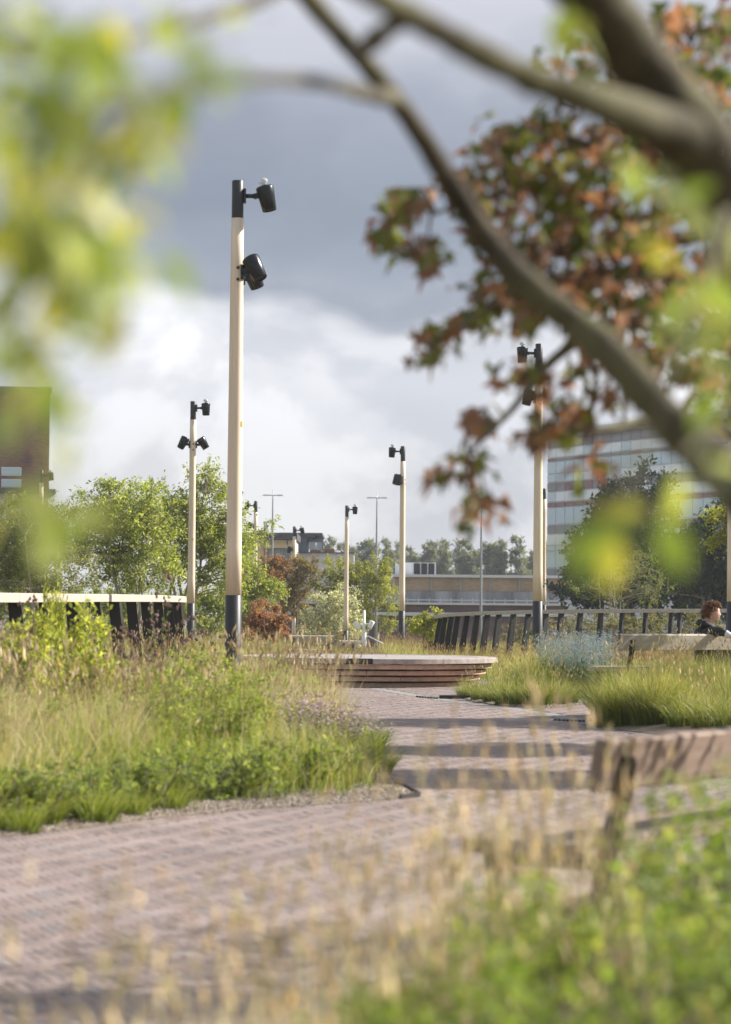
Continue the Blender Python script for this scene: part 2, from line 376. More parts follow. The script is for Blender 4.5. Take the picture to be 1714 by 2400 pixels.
pal = np.array([(0.315, 0.25, 0.225), (0.325, 0.26, 0.235), (0.305, 0.24, 0.215), (0.335, 0.265, 0.24), (0.295, 0.26, 0.25), (0.325, 0.245, 0.212), (0.29, 0.235, 0.215)])
pw = np.array([.24, .24, .18, .14, .08, .06, .06])
ci = rng.choice(len(pal), len(P), p=pw)
order = np.argsort(P[:, 1]); P = P[order]; ci = ci[order]
pal = pal * np.array((.83, .82, .82))
var_mesh = [brick_shape(c).mesh('brick') for c in pal]
for me in var_mesh: me.materials.append(MAT['paving'])
base_ang = R(24)
# those that show largest, each one its own piece
clear = ~(inside(P, BED_F)) & (np.abs(P[:, 0]) < P[:, 1] * 0.1512) & (P[:, 0] < 0.35)
near_idx = np.where(clear)[0][:300]; near_set = np.zeros(len(P), bool); near_set[near_idx] = True
for i in near_idx:
    o = link('brick', var_mesh[ci[i]], path)
    o.location = (P[i, 0], P[i, 1], 0.003 + rng.uniform(-.0015, .0015)); o.rotation_euler = (rng.normal(0, .008), rng.normal(0, .008), base_ang + P[i, 2] * math.pi / 2 + rng.normal(0, .012))
rest = P[~near_set]; rc = ci[~near_set]
bm_ = brick_shape((1, 1, 1)); bv = bm_.V[0]
ang = base_ang + rest[:, 2] * math.pi / 2 + rng.normal(0, .012, len(rest)); c_, s_ = np.cos(ang), np.sin(ang)
tz = bv[None, :, 2] + rng.uniform(-.0015, .0015, (len(rest), 1)) + 0.003 + rng.normal(0, .008, (len(rest), 1)) * bv[None, :, 0]
VV = np.stack([rest[:, 0:1] + bv[None, :, 0] * c_[:, None] - bv[None, :, 1] * s_[:, None], rest[:, 1:2] + bv[None, :, 0] * s_[:, None] + bv[None, :, 1] * c_[:, None], tz], -1)
VV[:, :, 2] += np.where(VV[:, :, 1] > 46, zg(VV[:, :, 1]), 0)
off = (np.arange(len(rest)) * len(bv))[:, None, None]
field = MB()
jit = 1 + rng.normal(0, 0.045, (len(rest), 1, 1))
field.add(VV.reshape(-1, 3), [ (f[None] + off).reshape(-1, f.shape[1]) for f in (bm_.F[0][8:], bm_.F[2])], (np.repeat(pal[rc][:, None], len(bv), 1) * jit).reshape(-1, 3))
fo = field.build('brick_field', MAT['paving'], path); fo['kind'] = 'stuff'

# ------------------------------------------------------------------ drainage gutter along the path
gut = empty('drainage_gutter', (GUTC[0][0], GUTC[0][1], 0)); tag(gut, 'shallow grey concrete drainage gutter along the brick path edge', 'gutter')
def strip(mb, C, half, z0, z1):
    T = np.gradient(C[:, :2], axis=0); T /= np.linalg.norm(T, axis=1, keepdims=True); Nn = np.stack([-T[:, 1], T[:, 0]], 1)
    a = C[:, :2] + Nn * half; b = C[:, :2] - Nn * half; n = len(C)
    V = np.concatenate([np.c_[a, np.full(n, z1)], np.c_[b, np.full(n, z1)], np.c_[a, np.full(n, z0)], np.c_[b, np.full(n, z0)]])
    i = np.arange(n - 1)
    F = np.concatenate([np.stack([i + n, i + n + 1, i + 1, i], 1), np.stack([i, i + 1, i + 1 + 2 * n, i + 2 * n], 1), np.stack([i + n, i + 3 * n, i + 3 * n + 1, i + n + 1], 1)])
    return mb.add(V, F)
def rel(o, par):
    o.parent = par; o.location = Vector(o.location) - Vector(par.location); return o
seg = np.cumsum(np.r_[0, np.linalg.norm(np.diff(GUTC[:, :2], axis=0), axis=1)])
nslab = int(seg[-1] // 0.6)
for q in range(nslab):
    t = np.linspace(q * 0.6 + .004, q * 0.6 + .596, 3); Cq = np.stack([np.interp(t, seg, GUTC[:, 0]), np.interp(t, seg, GUTC[:, 1]), 0 * t], 1)
    ctr = Cq.mean(0); o = strip(MB(), Cq - ctr, 0.12, -0.03, -0.001 + 0.003 * rng.random()).build('concrete_slab', MAT['concrete']); o.location = ctr; rel(o, gut)
for (u0, v0, u1, v1) in ((978, 1634, 1024, 1638), (1302, 1689, 1368, 1692)):
    a, b = G(u0, v0), G(u1, v1)
    gr = MB()
    for t in np.linspace(0, 1, 8):
        p = a.lerp(b, t); gr.box((p.x, p.y, 0.012), (0.035, 0.09, 0.02))
    o = gr.build('drain_slot', MAT['black_steel'], gut); o.location = -Vector(gut.location)
    d = (b - a).normalized(); mb = MB(); m1 = b + d * 0.02; 
    mb.box((m1.x + 0.28, m1.y + 0.03, 0.03), (0.5, 0.05, 0.05), Matrix.Rotation(0.1, 3, 'Z')); o = mb.build('inlet_edge', MAT['black_steel'], gut); o.location = -Vector(gut.location)
# steel edging at the tip of the long bed
ed = MB(); tip = [G(925, 1842), G(955, 1851), G(985, 1868), G(940, 1874)]
for a, b in zip(tip[:-1], tip[1:]):
    m_ = (a + b) / 2; dv = b - a; ed.box((m_.x, m_.y, 0.02), (dv.length, 0.010, 0.03), Matrix.Rotation(math.atan2(dv.y, dv.x), 3, 'Z'))
tag(ed.build('steel_edging', MAT['black_steel']), 'dark steel edging strip at the gravel tip of the bed', 'edging')
# raised terrace under the far bench
t_ = MB().box((6.6, 32.6, 0.09), (4.4, 2.6, 0.2)).build('terrace', MAT['joint']); t_['kind'] = 'structure'

# loose stones at the bed edge
def stones(name, n, poly, lo, hi, region, label, seed, z0):
    r = np.random.default_rng(seed); mb = MB()
    pts = []
    while len(pts) < n:
        q = np.stack([r.uniform(region[0], region[1], 4000), r.uniform(region[2], region[3], 4000)], 1)
        d = edge_dist(q, poly); ok = inside(q, poly) & (r.random(4000) < np.exp(-d / 0.22)); pts += list(q[ok])
    pts = np.array(pts[:n]); base = np.array([(1, 0, 0), (-1, 0, 0), (0, 1, 0), (0, -1, 0), (0, 0, 1), (0, 0, -.5)], float)
    F = np.array([[0, 2, 4], [2, 1, 4], [1, 3, 4], [3, 0, 4], [2, 0, 5], [1, 2, 5], [3, 1, 5], [0, 3, 5]])
    sz = r.uniform(lo, hi, (n, 1, 3)); sz[:, :, 2] *= 0.6
    V = base[None] * sz * (1 + r.normal(0, .15, (n, 6, 1))); a = r.uniform(0, 6.28, n); c, s = np.cos(a)[:, None], np.sin(a)[:, None]
    V = np.stack([V[..., 0] * c - V[..., 1] * s, V[..., 0] * s + V[..., 1] * c, V[..., 2]], -1)
    z = bed_z(pts, poly, z0); V += np.c_[pts, z][:, None]
    cc = np.array([(0.34, 0.28, 0.22), (0.22, 0.17, 0.13), (0.44, 0.38, 0.31), (0.13, 0.10, 0.08)])[r.integers(0, 4, n)]
    mb.add(V.reshape(-1, 3), (F[None] + (np.arange(n) * 6)[:, None, None]).reshape(-1, 3), np.repeat(cc, 6, 0))
    o = mb.build(name, MAT['paving']); tag(o, label, 'gravel', kind='stuff'); return o
stones('gravel', 5200, BED_L, 0.005, 0.016, (-2.8, 0.6, 13, 20), 'loose gravel and bark chips along the bed edge', 3, MOUND['L'])
stones('gravel', 2500, BED_M, 0.006, 0.018, (1.0, 3.6, 31, 40), 'fine grey grit between the gutter and the sedge tufts', 4, MOUND['M'])

# ================================================================== far buildings
def boxpart(name, mat, parent, c, size, rz=0.0, **kw):
    o = MB().box((0, 0, 0), size, **kw).build(name, mat, parent); o.location = Vector(c) - Vector(parent.location); o.rotation_euler.z = rz; return o
BM = dict(
    brick_tan=brick_mat('tan_brick', (0.46, 0.33, 0.22), (0.38, 0.26, 0.175), (0.42, 0.36, 0.29)),
    brick_purple=brick_mat('purple_brick', (0.17, 0.105, 0.115), (0.13, 0.085, 0.095), (0.2, 0.17, 0.17)),
    brick_dark=brick_mat('dark_brick', (0.25, 0.095, 0.075), (0.14, 0.06, 0.075), (0.13, 0.09, 0.09)),
    stained=plain('streaked_concrete', (0.25, 0.25, 0.26), 0.9, 0.5, 1.2, (1.3, 1.3, 0.12), 0.0, stain=(0.55, 0.55, 0.57), stain_amt=0.6),
    white_metal=plain('white_metal', (0.66, 0.67, 0.69), 0.5, 0.05, 2), light_panel=plain('light_panel', (0.80, 0.84, 0.88), 0.4, 0.05, 1),
    dark_panel=plain('dark_panel', (0.21, 0.205, 0.225), 0.3, 0.15, 0.3), red_panel=plain('maroon_panel', (0.21, 0.10, 0.11), 0.3, 0.15, 0.3),
    tower_glass=glass_mat('tower_glass', (0.42, 0.55, 0.62)), frame=plain('facade_frame', (0.62, 0.64, 0.66), 0.5, 0.05, 1),
    charcoal=plain('charcoal_cladding', (0.07, 0.072, 0.08), 0.6, 0.15, 2), slate=plain('slate_blue_cladding', (0.13, 0.165, 0.205), 0.6, 0.12, 2),
    render=plain('grey_render', (0.50, 0.49, 0.50), 0.85, 0.06, 0.6), timber=plain('honey_timber', (0.66, 0.52, 0.31), 0.6, 0.12, 3, (0.5, 0.5, 6)),
    win=glass_mat('window_glass', (0.13, 0.18, 0.20)), louvre=plain('louvre_black', (0.02, 0.02, 0.022), 0.6, 0.2, 8), terra=plain('rust_panel', (0.30, 0.13, 0.085), 0.8, 0.15, 3))
# --- the glass office tower
A = W(1283, 1400, 200); dv = (W(1519, 1400, 187) - A); dv.z = 0; facelen = 27.5; fd = dv.normalized(); fn = Vector((fd.y, -fd.x, 0)); 
if fn.y > 0: fn = -fn
th = math.atan2(fd.y, fd.x)
tower = empty('office_tower', (A.x, A.y, -2)); tag(tower, 'glass and panel office tower with a gridded facade behind dark trees', 'tower')
ztop = W(1283, 1026, 200).z
mid = A + fd * facelen / 2 - fn * 6
o = MB().box((0, 0, 0), (facelen, 12, ztop + 2)).build('wall', BM['frame'], tower); o.location = Vector((mid.x, mid.y, (ztop - 2) / 2)) - tower.location; o.rotation_euler.z = th
o = MB().box((0, 0, 0), (facelen + .5, 12.5, 0.5)).build('roof', BM['light_panel'], tower); o.location = Vector((mid.x, mid.y, ztop + 0.25)) - tower.location; o.rotation_euler.z = th
rows = [(1028, 1053, 'd'), (1053, 1075, 'l'), (1075, 1084, 'd'), (1084, 1112, 'g'), (1112, 1132, 'l'), (1132, 1154, 'd'), (1154, 1178, 'l'), (1178, 1191, 'r'),
        (1191, 1231, 'g'), (1231, 1253, 'd'), (1253, 1279, 'l'), (1279, 1292, 'g'), (1292, 1332, 'g'), (1332, 1355, 'd'), (1355, 1378, 'd')]
nc = 20; cwid = facelen / nc; ub = MB().box((0, 0, 0), (1, 1, 1)).mesh('panel')
pm = {}
for kd, nm in (('d', 'dark_panel'), ('l', 'light_panel'), ('r', 'red_panel'), ('g', 'tower_glass')):
    me = ub.copy(); me.materials.append(BM[nm]); pm[kd] = me
for (v0, v1, kd) in rows:
    za, zb = W(1283, v1, 200).z, W(1283, v0, 200).z
    for c in range(nc):
        kk = kd
        if kd == 'd' and rng.random() < 0.2: kk = 'r'
        if kd == 'l' and rng.random() < 0.12: kk = 'g'
        o = link('window_pane' if kk == 'g' else 'facade_panel', pm[kk], tower)
        p = A + fd * ((c + .5) * cwid) + fn * 0.03
        o.location = Vector((p.x, p.y, (za + zb) / 2)) - tower.location; o.rotation_euler.z = th
        o.scale = (cwid - 0.09, 0.10 + 0.02 * (kk == 'l'), zb - za - 0.10)
# --- brick warehouse with a concrete band
wd = 132
def wx(u): return W(u, 1434, wd).x
def wz(v, u=1100): return W(u, v, wd).z
wh = empty('warehouse', (wx(1100), wd, -1.8)); tag(wh, 'long low warehouse with tan brick parapet and streaked concrete band', 'warehouse')
x0, x1 = wx(925), wx(1330); xl = wx(560)
def slab(nm, mat, xa, xb, va, vb, y, dep):
    boxpart(nm, mat, wh, ((xa + xb) / 2, y + dep / 2, (wz(va) + wz(vb)) / 2), (xb - xa, dep, abs(wz(va) - wz(vb))))
slab('brick_parapet', BM['brick_tan'], x0, x1, 1354, 1386, wd + .3, 12)
slab('roof_edge', BM['white_metal'], x0 - .1, x1, 1347, 1353.5, wd + .1, 12.4)
slab('concrete_band', BM['stained'], x0 - .3, x1, 1386.3, 1413, wd, 11.8)
slab('ledge', BM['white_metal'], xl, x1, 1413.2, 1418, wd - .5, 12)
slab('brick_wall', BM['brick_purple'], xl, x1, 1418.2, 1436, wd - .1, 11)
slab('ledge', BM['white_metal'], xl, x1, 1436.2, 1444, wd - .35, 11)
slab('brick_wall', BM['brick_purple'], xl, x1, 1444.2, 1560, wd - .1, 11)
for u in np.linspace(930, 1310, 16):
    boxpart('rail_post', BM['white_metal'], wh, (wx(u), wd - .45, wz(1410)), (0.05, 0.05, 0.35))
boxpart('hand_rail', BM['white_metal'], wh, ((x0 + x1) / 2, wd - .45, wz(1407)), (x1 - x0, 0.05, 0.06))
for dx_ in np.linspace(x0 + 2, x1 - 1, 5): boxpart('downpipe', BM['stained'], wh, (dx_, wd + .26, wz(1370)), (0.09, 0.08, 0.72))
hv = empty('rooftop_unit', (wx(990), wd + 4, wz(1347))); tag(hv, 'white rooftop plant housing with three black louvres', 'plant housing')
hz = wz(1347) ; ht = wz(1316) - hz
boxpart('housing', BM['white_metal'], hv, (wx(989), wd + 5, hz + ht / 2), (wx(1026) - wx(952), 2, ht))
for a, b in ((973, 988), (991, 1005), (1008, 1023)):
    boxpart('louvre', BM['louvre'], hv, ((wx(a) + wx(b)) / 2, wd + 3.98, hz + ht / 2), (wx(b) - wx(a), 0.1, ht * .86))
boxpart('housing', BM['white_metal'], hv, (wx(934), wd + 5, hz + ht * .42 - 0.7), (wx(940) - wx(929), 1.5, ht * .9 + 1.4))
# --- timber framed house
hd = 150
def hp(u, v, d=hd): return W(u, v, d)
hs = empty('timber_house', (hp(650, 1434).x, hd, -1.5)); tag(hs, 'flat roofed house with honey timber portal and large window', 'house')
def hbox(nm, mat, u0, u1, v0, v1, d, dep, par=None):
    par = par or hs; a, b = W(u0, v1, d), W(u1, v0, d)
    return boxpart(nm, mat, par, ((a.x + b.x) / 2, d + dep / 2, (a.z + b.z) / 2), (b.x - a.x, dep, b.z - a.z))
hbox('roof', BM['charcoal'], 560, 697, 1249, 1263, hd - .3, 8)
hbox('wall', BM['render'], 566, 692, 1263.4, 1440, hd + .6, 7)
hbox('timber_beam', BM['timber'], 620, 690, 1266, 1284, hd + .2, .38)
hbox('timber_post', BM['timber'], 620, 626, 1284.2, 1430, hd + .2, .36)
hbox('timber_post', BM['timber'], 681, 689, 1284.2, 1430, hd + .2, .36)
hbox('timber_cladding', BM['timber'], 600, 619.5, 1263.6, 1430, hd + .45, .14)
for u0, u1 in ((627, 644), (645, 665), (667, 680.5)): hbox('window', BM['win'], u0, u1, 1286, 1345, hd + .5, .08)
for u in (635, 673): hbox('lamp_bracket', BM['charcoal'], u, u + 2, 1263.2, 1277, hd + .05, .1)
ah = empty('roof_apartment', (hp(730, 1434, 159.0).x, 159.0, -1.5)); tag(ah, 'slate blue penthouse with wide thin overhanging roof', 'building')
hbox('roof', BM['charcoal'], 655, 756, 1249, 1254, 159.0, 9, ah); hbox('roof_soffit', BM['slate'], 668, 738, 1254.3, 1259, 159.6, 8, ah)
hbox('wall', BM['slate'], 690, 720, 1259.2, 1296, 160.0, 6, ah); hbox('window_frame', BM['slate'], 721, 758, 1264, 1268, 160.4, 4, ah)
hbox('window_frame', BM['slate'], 756, 758.5, 1268.2, 1296, 160.4, .3, ah); hbox('window_frame', BM['slate'], 721, 724, 1268.2, 1296, 160.4, .3, ah)
hbox('window', BM['tower_glass'], 725, 740, 1270, 1288, 160.6, .1, ah); hbox('window', BM['tower_glass'], 742, 756, 1270, 1288, 160.6, .1, ah)
hbox('balcony_panel', BM['terra'], 726, 752, 1289, 1294.5, 160.1, .1, ah); hbox('balcony_box', BM['terra'], 760, 784, 1286, 1295.5, 160.2, 1.2, ah)
hbox('wall', BM['render'], 690, 830, 1296.4, 1420, 159.8, 8, ah); hbox('roof_edge', BM['charcoal'], 689, 831, 1294.6, 1296.2, 159.6, 8.4, ah)
# --- dark brick building on the other side
bd_ = 150
lb = empty('brick_apartment_block', (W(118, 1430, bd_).x, bd_, -1.9)); lb.rotation_euler.z = R(11); tag(lb, 'tall dark purple brick block rising behind the olive leaved tree', 'building')
hbox('wall', BM['brick_dark'], -260, 118, 918, 1146, bd_, 10, lb); hbox('roof_edge', BM['charcoal'], -262, 120, 908, 917.6, bd_ - .15, 10.3, lb)
for v0, v1 in ((1096, 1116), (1124, 1143)):
    for u0, u1 in ((-120, -60), (-55, 0), (4, 51)):
        f = hbox('window', BM['white_metal'], u0, u1, v0, v1, bd_ - .06, .12, lb)
        a, b = W(u0 + 2.5, v1 - 2.5, bd_), W(u1 - 2.5, v0 + 2.5, bd_)
        p_ = MB().box((0, 0, 0), (b.x - a.x, .06, b.z - a.z)).build('pane', BM['tower_glass'], f); p_.location = (0, -.06, 0)
hbox('canopy', BM['charcoal'], -260, 122, 1146.4, 1154, bd_ - 1.2, 11, lb)
hbox('wall', BM['render'], -260, 110, 1154.4, 1184, bd_ - .2, 9, lb); hbox('wall', BM['charcoal'], -260, 112, 1184.4, 1440, bd_ - .1, 9, lb)
for k_ in range(9): hbox('window', BM['tower_glass'], -120 + k_ * 25, -99 + k_ * 25, 1192, 1215, bd_ - .16, .1, lb)
hbox('wall', BM['slate'], 113, 160, 1148, 1440, bd_ + 9.5, 6, lb)
# ================================================================== lamp posts
HP, HB, CAPL = 7.2, 1.51, 0.52
def spotlight(post, z, az, tilt, rp, arm=0.13, dome=False, k=1.0):
    h = Vector((math.cos(R(az)), math.sin(R(az)), 0)); a = (h * math.sin(R(tilt)) - Vector((0, 0, math.cos(R(tilt))))).normalized()
    hinge = h * (rp + arm) + Vector((0, 0, z))
    T = hinge + h * (0.125 if dome else 0.06) + Vector((0, 0, 0.11 if dome else 0.17)) - a * 0.02
    q = (-a).to_track_quat('Z', 'Y').to_matrix().to_4x4(); M4 = Matrix.Translation(T) @ q
    sp = MB().lathe([(0.02 * k, 0.008), (0.105 * k, 0.006), (0.122 * k, -0.006), (0.126 * k, -0.03), (0.098 * k, -0.335 * k), (0.092 * k, -0.34 * k), (0.088 * k, -0.325 * k)], 28, M4).build('spotlight', MAT['lamp_black'], post)
    MB().lathe([(0.086 * k, -0.318 * k), (0.086 * k, -0.326 * k)], 24, M4).build('lens', MAT['lens'], sp)
    b = MB()
    rot = Matrix.Rotation(R(az), 3, 'Z')
    b.box(tuple(h * (rp + 0.012) + Vector((0, 0, z))), (0.035, 0.09, 0.20), rot, bev=0.006)
    b.tube([h * (rp + 0.02) + Vector((0, 0, z)), hinge], 0.03, 10)
    b.box(tuple(hinge + h * 0.045 - Vector((0, 0, -0.01))), (0.16, 0.07, 0.075), rot @ Matrix.Rotation(R(-14), 3, 'Y'), bev=0.012)
    b.tube([hinge + rot @ Vector((0, -0.045, 0)), hinge + rot @ Vector((0, 0.045, 0))], 0.03, 10)
    b.build('bracket', MAT['lamp_black'], sp)
    if dome:
        c = T - a * 0.012; Md = Matrix.Translation(c) @ q
        MB().lathe([(0.03, 0.0), (0.034, 0.03), (0.062, 0.045), (0.068, 0.06), (0.06, 0.085), (0.036, 0.105), (0.01, 0.112)], 16, Md).build('sensor_dome', MAT['dome'], sp)
m_, t_m, b_ = new_mat('clear_dome'); b_.inputs['Base Color'].default_value = (0.85, 0.87, 0.88, 1); b_.inputs['Roughness'].default_value = 0.12; b_.inputs['Transmission Weight'].default_value = 0.6; MAT['dome'] = m_
MAT['tag'] = plain('yellow_tag', (0.55, 0.42, 0.08), .5)
bolt_me = MB().lathe([(0.022, 0), (0.022, 0.008), (0.011, 0.011), (0.011, 0.02)], 10).mesh('bolt'); bolt_me.materials.append(MAT['bolt'])
def lamp_post(u, v, d, lamps, label, bolts=(), plate=None, group='pale wooden lamp posts with black sleeves'):
    p = W(u, v, d); z0 = p.z - HB
    post = empty('lamp_post', (p.x, d, z0)); tag(post, label, 'lamp post', group)
    zlo = min(0, float(zg(d)) - z0) - 0.1
    def rad(z): return 0.114 - 0.030 * (z / HP)
    zs = np.linspace(HB, HP - CAPL, 9)
    MB().lathe([(rad(z), z) for z in zs], 28).build('shaft', MAT['pale_wood'], post)
    MB().lathe([(0.119, zlo), (0.118, 0.1), (rad(HB) + 0.004, HB - 0.004), (rad(HB) - 0.002, HB + .001)], 28).build('base_sleeve', MAT['black_steel'], post)
    MB().lathe([(0.079, HP - CAPL - 0.006), (0.081, HP - CAPL), (0.081, HP - 0.006), (0.076, HP)], 28).build('top_sleeve', MAT['black_steel'], post)
    for i, (zt, az, tilt) in enumerate(lamps):
        spotlight(post, HP - zt, az, tilt, rad(HP - zt), dome=(i == 0), arm=0.16 if i == 0 else 0.07)
    if plate:
        h = Vector((math.cos(R(plate[0])), math.sin(R(plate[0])), 0)); o = MB().box((0, 0, 0), (.006, .05, .075)).build('number_tag', MAT['tag'], post); o.location = h * (rad(HP - plate[1]) + .002) + Vector((0, 0, HP - plate[1])); o.rotation_euler.z = R(plate[0])
    for az, zt in bolts:
        o = link('bolt', bolt_me, post); h = Vector((math.cos(R(az)), math.sin(R(az)), 0)); z = HP - zt
        o.location = h * (rad(z) - 0.002) + Vector((0, 0, z)); o.rotation_euler = h.to_track_quat('Z', 'Y').to_euler()
    return post
B2 = [(-78, 1.21), (-78, 1.37), (-30, 1.21)]
lamp_post(547.5, 1395, 33, [(0.21, 0, 13), (1.27, -28, 30), (1.33, 42, 28)], 'thickest tall pale lamp post rising from the long grass bed, three spotlights', B2, plate=(-20, 3.35))
lamp_post(448, 1414, 68, [(0.19, -14, 2), (1.22, 200, 28), (1.22, 12, 32)], 'lamp post just past the end of the timber capped railing, before the leafy trees', B2, plate=(-72, 3.9))
lamp_post(942, 1432, 83.4, [(0.18, 178, 4), (1.22, 240, 24), (1.20, 215, 22)], 'lamp post in straw grass behind the round platform, three lamps all turned one way', [(-15, 1.16), (-15, 1.30)])
lamp_post(1260.5, 1409, 53.3, [(0.21, 182, 0), (1.22, 195, 14), (1.16, 66, 8)], 'lamp post standing at the curved railing of black posts', [(-75, 1.16), (-75, 1.34)])
lamp_post(811, 1478, 110, [(0.18, 0, 0)], 'lamp post behind the two small benches and the white flowering shrub')
lamp_post(597, 1462, 112, [(0.22, 182, 16), (1.2, 185, 22)], 'lamp post half hidden by green branches beside the flat roofed house')
lamp_post(688, 1490, 126, [(0.2, 5, 14), (1.25, 190, 15)], 'small lamp post in front of the honey timber portal')
lamp_post(93, 1425, 100, [(0.2, 4, 8)], 'lamp post above the olive leaved tree before the purple brick block')
lamp_post(1717, 1410, 47, [(0.2, 180, 0)], 'lamp post next to the seated person')
lamp_post(1275, 1418, 118, [(0.2, 180, 0)], 'slim distant lamp post close against the office tower')

# slim cross headed masts in the distance
def mast(u, vtop, d, label):
    p = W(u, vtop, d); z0 = float(zg(d)); h = p.z - z0
    m = empty('light_mast', (p.x, d, z0)); tag(m, label, 'light mast', 'slim grey cross headed light masts')
    mt = MAT['mast']
    MB().lathe([(0.085, 0), (0.07, h * 0.3), (0.045, h * .8), (0.03, h * .93), (0.012, h)], 10).build('pole', mt, m)
    MB().lathe([(0.11, -0.05), (0.11, 1.1), (0.095, 1.12)], 10).build('base_sleeve', MAT['black_steel'], m)
    for s in (-1, 1):
        MB().tube([(0, 0, h - .34), (s * .24, 0, h - .33), (s * .42, 0, h - .32)], [0.03, 0.024, 0.02], 6).build('arm', mt, m)
        MB().box((s * .4, 0, h - .335), (0.32, 0.2, 0.06), taper=0.6).build('lamp_head', mt, m)
MAT['mast'] = plain('galvanised', (0.30, 0.32, 0.34), 0.45, 0.1, 5, metallic=0.5)
mast(640, 1146, 128, 'cross headed light mast above the penthouse roof')
mast(884, 1152, 128, 'cross headed light mast before the tall row of poplars')
mast(1129, 1158, 118, 'cross headed light mast before the streaked concrete band of the warehouse')
# white mast with two small spotlights
p = W(853, 1545, 84); wm = empty('white_mast', (p.x, 84, float(zg(84)))); tag(wm, 'white painted mast with two small white spotlights and stays', 'mast')
top = W(856, 1430, 84).z - wm.location.z; q = top
MB().lathe([(0.085, -0.1), (0.08, q * .45), (0.05, q * .6), (0.04, q)], 14).build('pole', MAT['white_paint'], wm)
for s, u, v in ((-1, 836, 1466), (1, 870, 1463)):
    c = W(u, v, 84) - wm.location
    Mq = Matrix.Translation(c) @ Matrix.Rotation(R(24 * s), 4, 'Y')
    sp = MB().lathe([(0.03, 0.13), (0.085, 0.12), (0.095, 0.10), (0.075, -0.14), (0.07, -0.15)], 18, Mq).build('spotlight', MAT['white_paint'], wm)
    MB().lathe([(0.066, -0.145), (0.066, -0.155)], 14, Mq).build('lens', MAT['lens'], sp)
    MB().tube([(0, 0, c.z + .02), tuple(c)], 0.025, 8).build('bracket', MAT['white_paint'], sp)
for (u0, v0, u1, v1) in ((862, 1490, 905, 1512), (853, 1494, 838, 1516)):
    MB().tube([W(u0, v0, 84) - wm.location, W(u1, v1, 84) - wm.location], 0.02, 6).build('stay', MAT['white_paint'], wm)

# ================================================================== round stepped platform
PC = Vector((0.10, 43.25, 0)); PR = 2.28
plat = empty('round_platform', PC); tag(plat, 'round stepped hardwood platform bench at the end of the path', 'platform')
def arc_plank(nm, r1, dep, z0, z1, a0, a1, col, mat=None):
    n = max(3, int((a1 - a0) / 0.06)); t = np.linspace(a0, a1, n + 1); mb = MB(); b = 0.006
    ring = [(r1 - dep, z0), (r1 - b, z0), (r1, z0 + b), (r1, z1 - b), (r1 - b, z1), (r1 - dep, z1)]
    V = np.array([(r * math.sin(x), -r * math.cos(x), z) for x in t for r, z in ring]); m = 6
    F = [[i * m + j, (i + 1) * m + j, (i + 1) * m + (j + 1) % m, i * m + (j + 1) % m] for i in range(n) for j in range(m)]
    mb.add(V, [np.array(F), np.array([[0, 1, 2, 3, 4, 5]]), np.array([[n * m + j for j in range(6)][::-1]])], col)
    return mb.build(nm, mat or MAT['brown_wood'], plat)
s_pl = FPX / 41.0
joints = [[813, 875, 1043], [954, 1110], [861, 1021], [941, 1066], [854, 1000]]
cols = [np.array((0.38, 0.32, 0.28)), np.array((0.55, 0.375, 0.295)), np.array((0.55, 0.36, 0.27)), np.array((0.55, 0.37, 0.28)), np.array((0.54, 0.375, 0.29))]
rg = random.Random(4)
for ci_, js in enumerate(joints):
    r1 = PR - 0.105 * ci_; zt = 0.492 - 0.105 * ci_; zb = zt - (0.088 if ci_ == 0 else 0.076)
    an = [math.asin(max(-1, min(1, (u - 869) / (r1 * s_pl)))) for u in js]
    cut = sorted(an); stp = 1.05
    while cut[0] - stp > cut[-1] - 2 * math.pi + 0.3: cut.insert(0, cut[0] - stp * rg.uniform(.85, 1.1))
    cut.append(cut[0] + 2 * math.pi)
    for a0, a1 in zip(cut[:-1], cut[1:]):
        black = ci_ == 0 and abs(a0 - an[0]) < 1e-6
        f = rg.uniform(.86, 1.14)
        arc_plank('rim_panel' if black else 'plank', r1, 0.34, zb, zt, a0 + 0.002, a1 - 0.002, (0.03, 0.03, 0.032) if black else tuple(cols[ci_] * f), MAT['black_steel'] if black else None)
MB().lathe([(PR - .62, 0.0), (PR - .62, 0.40), (PR - .5, 0.41)], 48).build('core', MAT['black_wood'], plat)
w_ = 0.14; ri = PR - 0.345
for i in range(-13, 14):
    y = i * (w_ + .006)
    if abs(y) + w_ / 2 < ri:
        ln = 2 * math.sqrt(ri ** 2 - (abs(y) + w_ / 2) ** 2)
        MB().box((0, y, 0.474), (ln, w_, 0.03), col=tuple(np.array((0.34, 0.31, 0.285)) * rg.uniform(.85, 1.1)), bev=0.003).build('deck_board', MAT['brown_wood'], plat)

